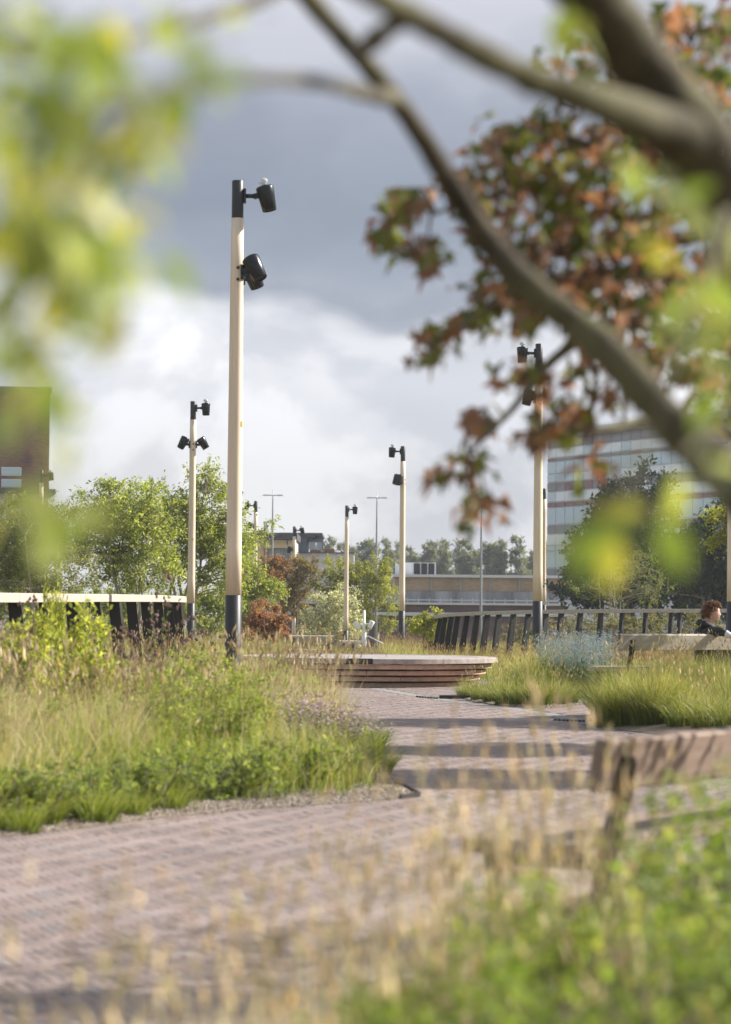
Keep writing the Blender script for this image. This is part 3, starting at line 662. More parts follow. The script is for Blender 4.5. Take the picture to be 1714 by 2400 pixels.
# ================================================================== railings: black timber fins under a timber cap
def railing(label, pts, capw, capt, fin_w, fin_d, drop, lean, turn=0.0):
    """pts: list of (pixel u, pixel v of the cap's top, distance, fin?)"""
    P3 = [W(u, v, d) for u, v, d in pts]; root = empty('railing', (P3[len(P3) // 2].x, P3[len(P3) // 2].y, float(zg(P3[len(P3) // 2].y)))); tag(root, label, 'railing')
    return root, P3
def cap_boards(root, C, wdt, thk, breaks, mat):
    """timber cap along curve C (top line), cut into boards at the given curve lengths"""
    sg = np.cumsum(np.r_[0, np.linalg.norm(np.diff(C, axis=0), axis=1)]); br = [0] + breaks + [sg[-1]]
    for a, b in zip(br[:-1], br[1:]):
        n = max(4, int((b - a) / .25)); t = np.linspace(a + .004, b - .004, n); Q = np.stack([np.interp(t, sg, C[:, k]) for k in range(3)], 1)
        T = np.gradient(Q[:, :2], axis=0); T /= np.linalg.norm(T, axis=1, keepdims=True); Nn = np.stack([-T[:, 1], T[:, 0]], 1)
        ring = [(-wdt / 2, -thk), (wdt / 2, -thk), (wdt / 2, -.012), (wdt / 2 - .012, 0), (-wdt / 2 + .012, 0), (-wdt / 2, -.012)]
        V = np.concatenate([np.c_[Q[:, :2] + Nn * o_, Q[:, 2] + z_][:, None] for o_, z_ in ring], 1).reshape(-1, 3); m = 6
        F = [[i * m + j, i * m + (j + 1) % m, (i + 1) * m + (j + 1) % m, (i + 1) * m + j] for i in range(n - 1) for j in range(m)]
        o = MB().add(V - np.array(root.location), [np.array(F), np.array([[5, 4, 3, 2, 1, 0]]), np.array([[(n - 1) * m + j for j in range(6)]])]).build('cap_board', mat, root)
def fins(root, C, positions, thk, fw, fd, lean, mat, skew=0.0):
    sg = np.cumsum(np.r_[0, np.linalg.norm(np.diff(C, axis=0), axis=1)])
    for s in positions:
        p = np.array([np.interp(s, sg, C[:, k]) for k in range(3)]); q = np.array([np.interp(min(s + .2, sg[-1]), sg, C[:, k]) for k in range(3)]); p0 = np.array([np.interp(max(s - .2, 0), sg, C[:, k]) for k in range(3)])
        T = (q - p0)[:2]; T /= np.linalg.norm(T); a = math.atan2(T[1], T[0]) + skew
        zb = float(zg(p[1])) - 0.05; h = p[2] - thk - zb
        # tapered board: narrow at the foot, wide under the cap
        V = []
        for z, kx, ky, off in ((0, 1.0, 1.25, lean), (h, 1.0, 0.95, 0)):
            for x, y in ((-fw / 2, -fd / 2), (fw / 2, -fd / 2), (fw / 2, fd / 2), (-fw / 2, fd / 2)):
                V.append((x * kx, y * ky + off, z))
        V = np.array(V); c, s_ = math.cos(a), math.sin(a)
        V = np.stack([V[:, 0] * c - V[:, 1] * s_, V[:, 0] * s_ + V[:, 1] * c, V[:, 2]], 1) + np.array((p[0], p[1], zb)) - np.array(root.location)
        MB().add(V, np.array([[0, 3, 2, 1], [4, 5, 6, 7], [0, 1, 5, 4], [1, 2, 6, 5], [2, 3, 7, 6], [3, 0, 4, 7]])).build('fin_post', mat, root)
# the curved one
rp_ = [(1000, 1456, 66), (1012, 1447, 63.5), (1035, 1441, 61), (1060, 1437.5, 59.2), (1130, 1433.5, 57), (1200, 1431.5, 56), (1264, 1430, 55.2), (1400, 1428, 54), (1560, 1427, 53.2), (1714, 1427, 52.6), (1850, 1427, 52.3)]
C = smooth_curve([W(*a) for a in rp_], 8)
rr = empty('railing', (5, 54, float(zg(54)))); tag(rr, 'curved railing of black timber posts with a grey timber cap', 'railing')
cap_boards(rr, C, 0.22, 0.082, [9.5, 15.2], MAT['grey_wood'])
sg = np.cumsum(np.r_[0, np.linalg.norm(np.diff(C, axis=0), axis=1)])
pu = np.array([((p - Vector((0, 0, CAMZ))) if False else 0) for p in []])
Ci = CROT.inverted()
def to_u(p):
    l = Ci @ (Vector(tuple(p)) - Vector((0, 0, CAMZ))); return 857 - l.x / l.z * FPX
us = np.array([to_u(p) for p in C])
post_u = [1004, 1012, 1022, 1033, 1044, 1058, 1073, 1095, 1119, 1143, 1170, 1204, 1239, 1280, 1316, 1361, 1409, 1459, 1514, 1574, 1594, 1662, 1708, 1760]
fins(rr, C, [float(np.interp(u, us, sg)) for u in post_u], 0.084, 0.075, 0.125, -0.20, MAT['black_wood'])
# the one beside the long bed
lp_ = [(-260, 1383, 22), (-60, 1387.5, 24.6), (0, 1389.5, 25.8), (150, 1391.5, 29.8), (268, 1393, 33.5), (360, 1395, 37), (405, 1396.5, 39.2), (421, 1398, 40.5)]
C = smooth_curve([W(*a) for a in lp_], 8)
rl = empty('railing', (-3.6, 32, 0)); tag(rl, 'railing of wide black timber fins with a pale timber cap beside flowering stems', 'railing')
sg = np.cumsum(np.r_[0, np.linalg.norm(np.diff(C, axis=0), axis=1)]); us = np.array([to_u(p) for p in C])
cap_boards(rl, C, 0.24, 0.10, [float(np.interp(u, us, sg)) for u in (20, 268)], MAT['silver_wood'])
fins(rl, C, [float(np.interp(u, us, sg)) for u in (-120, -40, 35, 105, 168, 222, 268, 308, 341, 370, 394, 413)], 0.102, 0.10, 0.15, -0.16, MAT['black_wood'], 0.12)

# ================================================================== benches
def bench(label, loc, phi, Lb, group, wood, zs=1.0):
    b = empty('bench', loc, phi); tag(b, label, 'bench', group)
    tl = Matrix.Rotation(R(12), 3, 'X')
    MB().box((Lb / 2, -0.03, 0.735), (Lb, 0.065, 0.20), tl, bev=0.008).build('backrest', wood, b)
    for i in range(3):
        MB().box((Lb / 2, 0.16 + i * 0.165, 0.40), (Lb, 0.155, 0.055), bev=0.006).build('seat_plank', wood, b)
    for x in (0.16, Lb - 0.16):
        MB().tube([(x, 0.06, -0.06), (x, 0.03, 0.3), (x, -0.055, 0.62), (x, -0.075, 0.765)], [0.035, 0.04, 0.045, 0.04], 4, smooth=False).build('back_support', MAT['bench_metal'], b)
        MB().tube([(x, 0.47, -0.06), (x, 0.50, 0.2), (x, 0.52, 0.365)], [0.035, 0.038, 0.04], 4, smooth=False).build('leg', MAT['bench_metal'], b)
        MB().box((x, 0.28, 0.347), (0.06, 0.50, 0.05)).build('cross_bar', MAT['bench_metal'], b)
    return b
MAT['bench_metal'] = plain('bench_frame', (0.035, 0.03, 0.026), 0.6, 0.3, 9)
MAT['bench_wood'] = plain('bench_wood', (0.24, 0.17, 0.125), 0.75, 0.25, 8, (0.5, 8, 8), 0.15, stain=(0.20, 0.16, 0.13), stain_amt=0.5)
a = W(1384, 1738, 9.2)
bench('weathered bench dappled with leaf shade at the edge of the foreground planting', (a.x, 9.2, a.z - 0.825), R(57), 2.4, None, MAT['bench_wood'])
a = W(1452, 1488, 30); fbz = a.z - 0.825
bench('pale bench on which a person in a dark jacket sits', (a.x, 30, fbz), R(38), 2.6, None, MAT['silver_wood'])
a = W(676, 1490, 70); bench('longer of two small pale benches beyond the round platform', (a.x, 70, a.z - 0.825), R(14), 1.35, None, MAT['silver_wood'])
a = W(793, 1502, 69); bench('shorter of two small pale benches, before the white flowering shrub', (a.x, 69, a.z - 0.825), R(30), 0.62, None, MAT['silver_wood'])
# posts and plates the smaller bench frames stand on
a = W(820, 1524, 68.5)

# ================================================================== the person on the far bench
def person():
    hd_ = 31.2
    def q(u, v, d=hd_): return W(u, v, d)
    head = q(1669, 1437); z0 = fbz
    hip = Vector((head.x - 0.05, hd_ + 0.12, z0 + 0.53)); chest = Vector((head.x - 0.075, hd_ + 0.03, head.z - 0.36)); neck = Vector((head.x - 0.045, hd_, head.z - 0.15))
    mb = MB()
    # head: egg with a jaw, nose, brow and chin, facing +x
    nu, nv = 28, 20; V = []
    for i in range(nv + 1):
        ph = math.pi * i / nv; z = math.cos(ph)
        for j in range(nu):
            th_ = 2 * math.pi * j / nu; x = math.sin(ph) * math.cos(th_); y = math.sin(ph) * math.sin(th_)
            X = 0.098 * x + 0.008; Y_ = 0.076 * y; Z = 0.118 * z
            if z < -.1: X = X * (1 - .10 * (-z)) + 0.018 * (-z); Y_ *= 1 - .28 * (-z)
            fr = max(0, math.cos(th_)) * math.sin(ph)
            if fr > .93 and -.35 < z < .1: X += 0.022 * (1 - abs(z + .18) / .28 if abs(z + .18) < .28 else 0) * (fr - .93) / .07
            if fr > .8 and -.02 < z < .2: X -= 0.004
            V.append((X, Y_, Z))
    F = [[i * nu + j, (i + 1) * nu + j, (i + 1) * nu + (j + 1) % nu, i * nu + (j + 1) % nu] for i in range(nv) for j in range(nu)]
    rt = np.array(Matrix.Rotation(R(-12), 3, 'Z')); Vh = np.array(V) @ rt.T
    mb.add(Vh + np.array(head), np.array(F), mi=0)
    for s in (-1, 1):   # ears
        e = head + Matrix.Rotation(R(-12), 3, 'Z') @ Vector((-0.012, s * 0.076, -0.005)); mb.tube([e + Vector((0, 0, .03)), e + Vector((-.008, s * .008, .012)), e + Vector((-.006, s * .006, -.014)), e + Vector((0, 0, -.03))], [.008, .014, .012, .007], 8)
    T3 = lambda *a: [Vector(x) for x in a]
    mb.tube([head + Vector((-.03, 0, -.06)), neck, chest + Vector((0, 0, .12))], [.052, .052, .075], 14)
    # trunk
    mb.tube(smooth_curve([neck + Vector((-.01, 0, -.01)), chest + Vector((0, 0, .11)), chest, (chest + hip) / 2, hip, hip + Vector((0.02, 0, -.1))], 4), np.interp(np.linspace(0, 5, 21), range(6), [.06, .15, .165, .155, .165, .12]), 18)
    def limb(pts, rad_): mb.tube(smooth_curve(pts, 5), np.interp(np.linspace(0, len(pts) - 1, (len(pts) - 1) * 5 + 1), range(len(pts)), rad_), 12)
    sh1 = chest + Vector((0.02, -0.17, .10)); el1 = q(1692, 1481, 30.85); wr1 = q(1712, 1490, 30.8)
    limb([chest + Vector((0, -.06, .10)), sh1, (sh1 + el1) / 2 + Vector((0, 0, .01)), el1, wr1], [.075, .082, .068, .058, .038])
    sh2 = chest + Vector((0.03, 0.17, .09)); el2 = sh2 + Vector((0.16, 0.06, -.24)); wr2 = el2 + Vector((0.22, -0.10, 0.02))
    limb([chest + Vector((0, .06, .09)), sh2, (sh2 + el2) / 2, el2, wr2], [.075, .08, .066, .055, .038])
    for sy, kx in ((-.10, .0), (.10, .04)):     # thighs along the bench, shins down to the ground
        h0 = hip + Vector((0.0, sy * .6, -.04)); kn = Vector((hip.x + .46 + kx, hip.y + sy + .10, z0 + .52)); an = Vector((kn.x + .02, kn.y + .12, z0 + .09)); toe = Vector((an.x + .2, an.y + .04, z0 + .035))
        limb([h0, (h0 + kn) / 2, kn, (kn + an) / 2 + Vector((-.02, 0, 0)), an], [.105, .09, .065, .058, .045])
        limb([an + Vector((-.05, 0, -.03)), an + Vector((.06, 0, -.035)), toe], [.045, .042, .034])
    # hands: palm and five fingers each
    for wr, dr, up in ((wr1, Vector((.9, .25, -.25)).normalized(), Vector((0, 0, 1))), (wr2, Vector((.9, -.35, -.1)).normalized(), Vector((0, 0, 1)))):
        sd = dr.cross(up).normalized(); nrm = sd.cross(dr).normalized(); pc = wr + dr * .05
        limb([wr - dr * .01, wr + dr * .03, wr + dr * .085], [.03, .034, .03])
        for i, (o_, ln) in enumerate(((-.030, .07), (-.010, .082), (.010, .078), (.029, .062))):
            b0 = wr + dr * .08 + sd * o_; limb([b0, b0 + dr * ln * .5 - nrm * .01, b0 + dr * ln * .8 - nrm * .04], [.0095, .009, .0075])
        t0 = wr + dr * .03 - sd * .03; limb([t0, t0 + dr * .035 - sd * .025, t0 + dr * .065 - sd * .028 - nrm * .01], [.012, .0105, .008])
    me = mb.mesh('person'); o = link('person', me); md = o.modifiers.new('fuse', 'REMESH'); md.mode = 'VOXEL'; md.voxel_size = 0.0075
    sm = o.modifiers.new('soft', 'SMOOTH'); sm.iterations = 3; sm.factor = .5
    dg = bpy.context.evaluated_depsgraph_get(); me2 = bpy.data.meshes.new_from_object(o.evaluated_get(dg)); o.modifiers.clear(); o.data = me2
    mats = [plain('skin', (0.62, 0.38, 0.29), 0.5, 0.06, 30), plain('dark_jacket', (0.018, 0.018, 0.022), 0.7, 0.4, 25, bump=0.4), plain('trousers', (0.05, 0.06, 0.085), 0.8, 0.2, 30), plain('cuff', (0.62, 0.68, 0.76), 0.8, 0.05, 10)]
    me2.materials.clear()
    for m in mats: me2.materials.append(m)
    n = len(me2.polygons); cen = np.empty(n * 3, np.float32); me2.polygons.foreach_get('center', cen); cen = cen.reshape(-1, 3); mi = np.ones(n, int)
    hn = np.array(head); mi[(cen[:, 2] > neck.z + .012)] = 0
    for wr, el_ in ((wr1, el1), (wr2, el2)):
        w3, e3 = np.array(wr), np.array(el_); ax = (w3 - e3) / np.linalg.norm(w3 - e3); t = (cen - w3) @ ax; rd = np.linalg.norm(cen - w3 - t[:, None] * ax, axis=1)
        mi[(t > -.005) & (rd < .12) & (t < .3)] = 0; mi[(t > -.06) & (t <= -.005) & (rd < .07)] = 3
    mi[(cen[:, 2] < hip.z + .0) & (mi != 0) & (mi != 3)] = 2
    me2.polygons.foreach_set('material_index', mi.astype(np.int32)); me2.polygons.foreach_set('use_smooth', np.ones(n, bool)); me2.update()
    tag(o, 'person with tousled auburn hair in a dark hooded jacket sitting sideways on the bench', 'person')
    # hair: many short locks swept over the skull
    r = np.random.default_rng(8); hb = MB(); rot12 = Matrix.Rotation(R(-12), 3, 'Z')
    for _ in range(900):
        th_ = r.uniform(0, 2 * math.pi); zc = r.uniform(-.35, 1); 
        if math.cos(th_) > .35 and zc < .62: continue
        if math.cos(th_) > -.15 and zc < .12: continue
        s_ = math.sqrt(1 - zc * zc); nrm = Vector((s_ * math.cos(th_), s_ * math.sin(th_), zc)); p0 = rot12 @ Vector((0.098 * nrm.x + .006, 0.077 * nrm.y, 0.119 * nrm.z))
        fl = rot12 @ (nrm + Vector((r.normal(.25, .5), r.normal(0, .5), r.normal(-.1, .5)))).normalized(); ln = r.uniform(.025, .06)
        p1 = p0 + nrm * .012 + fl * ln * .6; p2 = p1 + fl * ln * .5 - Vector((0, 0, .008))
        c = np.array((0.17, 0.085, 0.045)) * r.uniform(.5, 1.7)
        hb.tube([head + p0 * .97, head + p1, head + p2], [.009, .006, .0015], 5, col=c)
    hb.build('hair', MAT['hairm'], o)
    # hood lying on the shoulders and the collar
    r2 = []
    for t in np.linspace(0, 2 * math.pi, 17): r2.append(neck + Vector((-.035 + .085 * math.cos(t), .10 * math.sin(t), .0 - .03 * math.cos(t))))
    MB().tube(r2, [.034 + .012 * (k % 2) for k in range(17)], 10).build('hood', mats[1], o)
MAT['hairm'] = col_mat('hair', 0.5, 0.2, 60)
person()
# ================================================================== vegetation helpers
def unit(v): return v / (np.linalg.norm(v, axis=-1, keepdims=True) + 1e-9)
def add_leaves(mb, P, D, Ln, Wd, C, r, fold=0.18, curl=0.15):
    n = len(P); D = unit(D); A = unit(r.normal(size=(n, 3))); S = unit(np.cross(D, A)); Nn = np.cross(S, D)
    Ln = np.broadcast_to(np.asarray(Ln, float), (n,))[:, None]; Wd = np.broadcast_to(np.asarray(Wd, float), (n,))[:, None]
    mid = P + D * Ln * 0.45 - Nn * Ln * curl * .3
    V = np.stack([P, mid + S * Wd / 2 + Nn * Wd * fold, P + D * Ln - Nn * Ln * curl, mid - S * Wd / 2 + Nn * Wd * fold], 1)
    F = np.array([[0, 1, 2], [0, 2, 3]])[None] + (np.arange(n) * 4)[:, None, None]
    mb.add(V.reshape(-1, 3), F.reshape(-1, 3), np.repeat(C, 4, 0))
def pick(r, pal, n, jit=0.18, w=None):
    pal = np.asarray(pal, float); return pal[r.choice(len(pal), n, p=w)] * (1 + r.normal(0, jit, (n, 1))).clip(.5, 1.6)
def in_ell(r, ells, n, shell=0.45):
    vol = np.array([e[1][0] * e[1][1] * e[1][2] for e in ells]) ** .8; k = r.choice(len(ells), n, p=vol / vol.sum())
    d = unit(r.normal(size=(n, 3))) * (r.random((n, 1)) ** shell)
    c = np.array([e[0] for e in ells])[k]; s = np.array([e[1] for e in ells])[k]
    return c + d * s, d
def crown(r, ells, stems, n_cl, n_tw, tw_len, n_lf, lf, pal, droop=0.2, shell=0.42, br=0.02, wood=None, leafm=None, wood_col=None, jit=0.18, aspect=0.5, tw_r=0.006, upward=0.15, pw=None, twigs=True):
    """returns (wood MB, leaf MB): stems are (polyline, radii); limbs run from the stems to leaf clusters, twigs and leaves spread from them"""
    wmb, lmb = MB(), MB()
    for P_, rad in stems: wmb.tube(P_, rad, 8)
    allp = np.concatenate([np.asarray(P_)[len(P_) // 3:] for P_, _ in stems])
    Cc, dd = in_ell(r, ells, n_cl, shell)
    for c, d in zip(Cc, dd):
        sc = np.linalg.norm(allp - c, axis=1) + np.where(allp[:, 2] > c[2] - 0.1, 1.5, 0) * np.abs(allp[:, 2] - c[2])
        a = allp[np.argmin(sc)]; L_ = np.linalg.norm(c - a)
        m = (a + c) / 2 + np.array((0, 0, .12 * L_)) + r.normal(0, .06 * L_ + 1e-4, 3)
        wmb.tube(smooth_curve([a, m, c], 3), np.linspace(br * (.5 + L_ * .35), br * .35, 7), 5, caps=False)
    n = n_cl * n_tw
    base = np.repeat(Cc, n_tw, 0); od = np.repeat(dd, n_tw, 0)
    TD = unit(r.normal(size=(n, 3)) + od * .8 + np.array((0, 0, upward))); TL = tw_len * r.uniform(.5, 1.15, n)[:, None]
    tip = base + TD * TL - np.array((0, 0, 1)) * droop * TL * .5
    if twigs:
        for a, b in zip(base[::2], tip[::2]): wmb.tube([a, (a + b) / 2 + np.array((0, 0, .04)) * np.linalg.norm(b - a), b], [tw_r, tw_r * .8, tw_r * .4], 3, caps=False)
    t = r.uniform(.12, 1.02, (n, n_lf)); P = (base[:, None] + (tip - base)[:, None] * t[..., None]).reshape(-1, 3)
    P = P + r.normal(0, tw_len * .09, P.shape)
    D = np.repeat(TD, n_lf, 0) * .6 + r.normal(size=(n * n_lf, 3)) * .8 - np.array((0, 0, droop))
    ln = lf * r.uniform(.6, 1.25, len(P)); cl = np.repeat(r.normal(1, .12, (n_cl, 1)), n_tw * n_lf, 0)
    add_leaves(lmb, P, D, ln, ln * aspect, pick(r, pal, len(P), jit, pw) * cl.clip(.65, 1.4), r)
    return wmb, lmb
def plant_tree(name, label, cat, base, wl, woodm, leafm, group=None, leafname='crown', woodname='trunk'):
    t = empty(name, base); tag(t, label, cat, group)
    wl[0].build(woodname, woodm, t); wl[1].build(leafname, leafm, t); return t
def stems_from(r, n, spread, h, rad, lean=(0, 0), k=5):
    out = []
    for i in range(n):
        a = r.uniform(0, 6.28); s = spread * r.uniform(.4, 1) if n > 1 else spread * .2; b = np.array((math.cos(a), math.sin(a))) * .06 * (n > 1)
        pts = [(b[0], b[1], -.12)] + [(b[0] + (math.cos(a) * s + lean[0]) * t ** 1.3 + r.normal(0, .03 * h), b[1] + (math.sin(a) * s + lean[1]) * t ** 1.3 + r.normal(0, .03 * h), h * t) for t in (.3, .6, 1)]
        C_ = smooth_curve(pts, 4); out.append((C_, np.linspace(rad, rad * .35, len(C_))))
    return out
def add_blades(mb, P, H, lean, Wd, cb, ct, r, seg=3, droop=0.35, mi=0):
    n = len(P); a = r.uniform(0, math.pi, n); S = np.stack([np.cos(a), np.sin(a), 0 * a], 1)
    H = np.broadcast_to(H, (n,)); Wd = np.broadcast_to(Wd, (n,)); T = np.linspace(0, 1, seg + 1); rows = []; cols = []
    lv = np.c_[lean, np.zeros(n)]; lm = np.linalg.norm(lean, axis=1)
    for t in T:
        p = P + lv * (H * t ** 1.8)[:, None]; p[:, 2] += H * (t - droop * np.minimum(lm, 1.2) * t ** 2.6)
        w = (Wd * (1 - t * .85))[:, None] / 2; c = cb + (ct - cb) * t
        if t < 1: rows += [p - S * w, p + S * w]; cols += [c, c]
        else: rows += [p]; cols += [c]
    V = np.stack(rows, 1); Cc = np.stack(cols, 1); m = V.shape[1]; o = (np.arange(n) * m)[:, None, None]
    q = np.array([[2 * i, 2 * i + 1, 2 * i + 3, 2 * i + 2] for i in range(seg - 1)]); tr = np.array([[2 * seg - 2, 2 * seg - 1, 2 * seg]])
    mb.add(V.reshape(-1, 3), ([(q[None] + o).reshape(-1, 4)] if seg > 1 else []) + [(tr[None] + o).reshape(-1, 3)], Cc.reshape(-1, 3), mi)
    return V[:, -1]
def add_heads(mb, tips, Ln, Wd, C, r, mi=0, droop=0.2):
    """seed heads: a slender four sided spindle at each stalk tip"""
    n = len(tips); D = unit(np.c_[r.normal(0, .28, (n, 2)), np.ones(n)]); Ln = np.broadcast_to(Ln, (n,))[:, None]; Wd = np.broadcast_to(Wd, (n,))[:, None]
    a = unit(np.cross(D, np.array((.3, .9, .1)))); b = np.cross(D, a); m = tips + D * Ln * .4
    V = np.stack([tips - D * Ln * .08, m + a * Wd / 2, m + b * Wd / 2, m - a * Wd / 2, m - b * Wd / 2, tips + D * Ln], 1)
    F = np.array([[0, 2, 1], [0, 3, 2], [0, 4, 3], [0, 1, 4], [5, 1, 2], [5, 2, 3], [5, 3, 4], [5, 4, 1]])[None] + (np.arange(n) * 6)[:, None, None]
    mb.add(V.reshape(-1, 3), F.reshape(-1, 3), np.repeat(C, 6, 0), mi)
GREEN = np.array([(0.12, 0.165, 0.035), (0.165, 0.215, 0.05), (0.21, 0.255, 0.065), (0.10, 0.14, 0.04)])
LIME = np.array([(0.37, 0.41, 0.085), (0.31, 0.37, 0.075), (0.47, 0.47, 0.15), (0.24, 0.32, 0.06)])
STRAW = np.array([(0.62, 0.51, 0.32), (0.68, 0.58, 0.40), (0.54, 0.42, 0.25), (0.50, 0.44, 0.24)])
def scatter(r, poly, n, box, vis=0.5):
    out = []
    while sum(map(len, out)) < n:
        y = r.uniform(box[2], box[3], 20000); x = r.uniform(box[0], box[1], 20000); q = np.stack([x, y], 1)
        ok = (np.abs(x) < y * .1512 + vis)
        if poly is not None: ok &= inside(q, poly)
        out.append(q[ok])
    return np.concatenate(out)[:n]
WIND = np.array((0.10, 0.02))

# ================================================================== the long grass bed
r = np.random.default_rng(11); mb = MB()
q = np.concatenate([scatter(r, BED_L, 26000, (-6, 1, 13.4, 24)), scatter(r, BED_L, 17000, (-7, 1, 24, 47))])
ed_ = edge_dist(q, BED_L); z = bed_z(q, BED_L, MOUND['L']); P = np.c_[q, z - .01]
lump = np.sin(q[:, 0] * 3.1 + q[:, 1] * 1.7) * np.sin(q[:, 1] * 2.3 - q[:, 0] * 1.3 + 1)
keep = (ed_ > np.where(q[:, 0] < -.75, .03, .16) + .30 * r.random(len(q)) + .15 * (lump < -.2)) & (r.random(len(q)) < .55 + .45 * (lump > -.35)); P, ed_, lump = P[keep], ed_[keep], lump[keep]
patch = np.sin(P[:, 0] * 2.3 + 1.0) + np.sin(P[:, 1] * 1.1 + P[:, 0]) + r.normal(0, .6, len(P))
hh = (0.15 + 0.46 * (1 - np.exp(-ed_ / 0.9))) * r.uniform(.5, 1.2, len(P)) * (1 + .28 * lump)
front = np.exp(-ed_ / .8)
straw = r.random(len(P)) < np.clip(.33 + .14 * patch - .40 * front, .04, .8)
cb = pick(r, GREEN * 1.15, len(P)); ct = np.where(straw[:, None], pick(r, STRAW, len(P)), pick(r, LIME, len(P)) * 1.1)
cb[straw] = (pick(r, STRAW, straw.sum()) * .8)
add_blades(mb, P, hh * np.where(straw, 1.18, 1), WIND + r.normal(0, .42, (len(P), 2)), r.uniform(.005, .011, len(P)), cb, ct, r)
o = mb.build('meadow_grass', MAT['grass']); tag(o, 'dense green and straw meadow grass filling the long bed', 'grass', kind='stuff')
# stalks with seed heads over it
mb = MB(); q = scatter(r, BED_L, 2600, (-6, 1, 14.5, 46)); ed_ = edge_dist(q, BED_L); q = q[ed_ > .45]; P = np.c_[q, bed_z(q, BED_L, MOUND['L'])]
hgt = np.clip(.30 + .52 * (1 - np.exp(-(edge_dist(q, BED_L) - .3) / .7)), .25, .9) * r.uniform(.8, 1.18, len(q))
tips = add_blades(mb, P, hgt, WIND * 1.4 + r.normal(0, .13, (len(P), 2)), .0045, pick(r, STRAW, len(P)), pick(r, STRAW, len(P)), r, 3, .2)
add_heads(mb, tips, r.uniform(.03, .07, len(tips)), r.uniform(.008, .015, len(tips)), pick(r, STRAW * np.array((.95, .85, .8)), len(tips)), r)
o = mb.build('seed_stalks', MAT['dry']); tag(o, 'thin straw seed stalks standing above the long bed', 'grass', kind='stuff')

# ------------------------------------------------------------------ meadow beyond the platform
mb = MB(); parts = []
def far_ok(q): return ((q[:, 0] - PC.x) ** 2 + (q[:, 1] - PC.y) ** 2 > 2.5 ** 2) & ~((q[:, 1] > 66) & (q[:, 1] < 72) & (q[:, 0] > -2.6) & (q[:, 0] < 0.2))
q = np.concatenate([scatter(r, None, 30000, (-9, 9, 45.6, 56)), scatter(r, None, 20000, (-13, 13, 56, 86)), scatter(r, BED_M, 12000, (2, 9, 37.5, 52))])
q = q[far_ok(q) & ~((q[:, 1] < 47) & (np.abs(q[:, 0]) < 2.0))]
P = np.c_[q, zg(q[:, 1])]; tone = np.sin(q[:, 0] * .9 + 2) + np.sin(q[:, 1] * .5) + r.normal(0, .7, len(q))
left = 1 / (1 + np.exp(q[:, 0] * 1.5 + 1.0))
straw = r.random(len(q)) < np.clip(.42 + .12 * tone - .18 * left, .1, .9)
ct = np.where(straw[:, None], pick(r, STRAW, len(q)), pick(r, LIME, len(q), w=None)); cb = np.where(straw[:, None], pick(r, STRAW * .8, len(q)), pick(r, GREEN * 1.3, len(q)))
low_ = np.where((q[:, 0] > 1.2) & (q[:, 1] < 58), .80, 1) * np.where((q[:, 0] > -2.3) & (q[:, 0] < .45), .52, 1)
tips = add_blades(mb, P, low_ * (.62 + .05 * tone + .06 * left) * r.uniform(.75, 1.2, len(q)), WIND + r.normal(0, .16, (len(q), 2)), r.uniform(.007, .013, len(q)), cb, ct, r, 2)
s_ = straw & (r.random(len(q)) < .55)
add_heads(mb, tips[s_], .07, .014, pick(r, np.array([(0.42, 0.28, 0.17), (0.50, 0.36, 0.22), (0.36, 0.24, 0.17)]), s_.sum()), r)
o = mb.build('tall_straw_grass', MAT['grass']); tag(o, 'tall straw coloured grass meadow beyond the round platform', 'grass', kind='stuff')

# ================================================================== tufts and leafy plants: a few of each kind, then copies
def tuft(seed, n, h, spread, colb, colt, w=.008, heads=0, headcol=None, lean=.55, headl=.07, headw=.013):
    r = np.random.default_rng(seed); mb = MB(); a = r.uniform(0, 6.28, n); rad = spread * np.sqrt(r.random(n)) * .35
    P = np.stack([np.cos(a) * rad, np.sin(a) * rad, 0 * a - .02], 1); out = np.stack([np.cos(a), np.sin(a)], 1) * (rad / (spread * .35 + 1e-6))[:, None] * lean + r.normal(0, .16, (n, 2)) + WIND * .6
    add_blades(mb, P, h * r.uniform(.6, 1.1, n), out, w * r.uniform(.7, 1.3, n), pick(r, colb, n), pick(r, colt, n), r, 4, .42)
    if heads:
        a = r.uniform(0, 6.28, heads); P = np.stack([np.cos(a) * .05, np.sin(a) * .05, 0 * a], 1)
        tips = add_blades(mb, P, h * r.uniform(.85, 1.22, heads), WIND + r.normal(0, .2, (heads, 2)), .004, pick(r, STRAW, heads), pick(r, STRAW, heads), r, 3, .2)
        add_heads(mb, tips, headl, headw, pick(r, headcol if headcol is not None else STRAW, heads), r)
    return mb.mesh('grass_tuft')
def leafy(seed, h, w, n_cl, lf, pal, n_tw=7, n_lf=10, droop=.1, pw=None, aspect=.42):
    r = np.random.default_rng(seed); st = stems_from(r, 7, w * .7, h * .8, .008)
    ells = [((0, 0, h * .62), (w, w, h * .40)), ((0, 0, h * .30), (w * .8, w * .8, h * .28))]
    wl = crown(r, ells, st, n_cl, n_tw, .12 * h + .05, n_lf, lf, pal, droop, .5, .006, tw_r=.002, upward=.5, aspect=aspect, pw=pw)
    return wl[0].mesh('stem'), wl[1].mesh('foliage')
TUFT = {k: [tuft(s + i, *a) for i in range(3)] for k, s, a in (
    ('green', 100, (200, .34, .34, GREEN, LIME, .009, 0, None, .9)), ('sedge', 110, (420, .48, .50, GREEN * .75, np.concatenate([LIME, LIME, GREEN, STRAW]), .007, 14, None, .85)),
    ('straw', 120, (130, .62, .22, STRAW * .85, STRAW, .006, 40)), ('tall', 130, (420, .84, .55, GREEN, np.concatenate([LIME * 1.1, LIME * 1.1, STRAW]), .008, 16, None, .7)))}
for k, ms in TUFT.items():
    for m in ms: m.materials.append(MAT['dry'] if k == 'straw' else MAT['grass'])
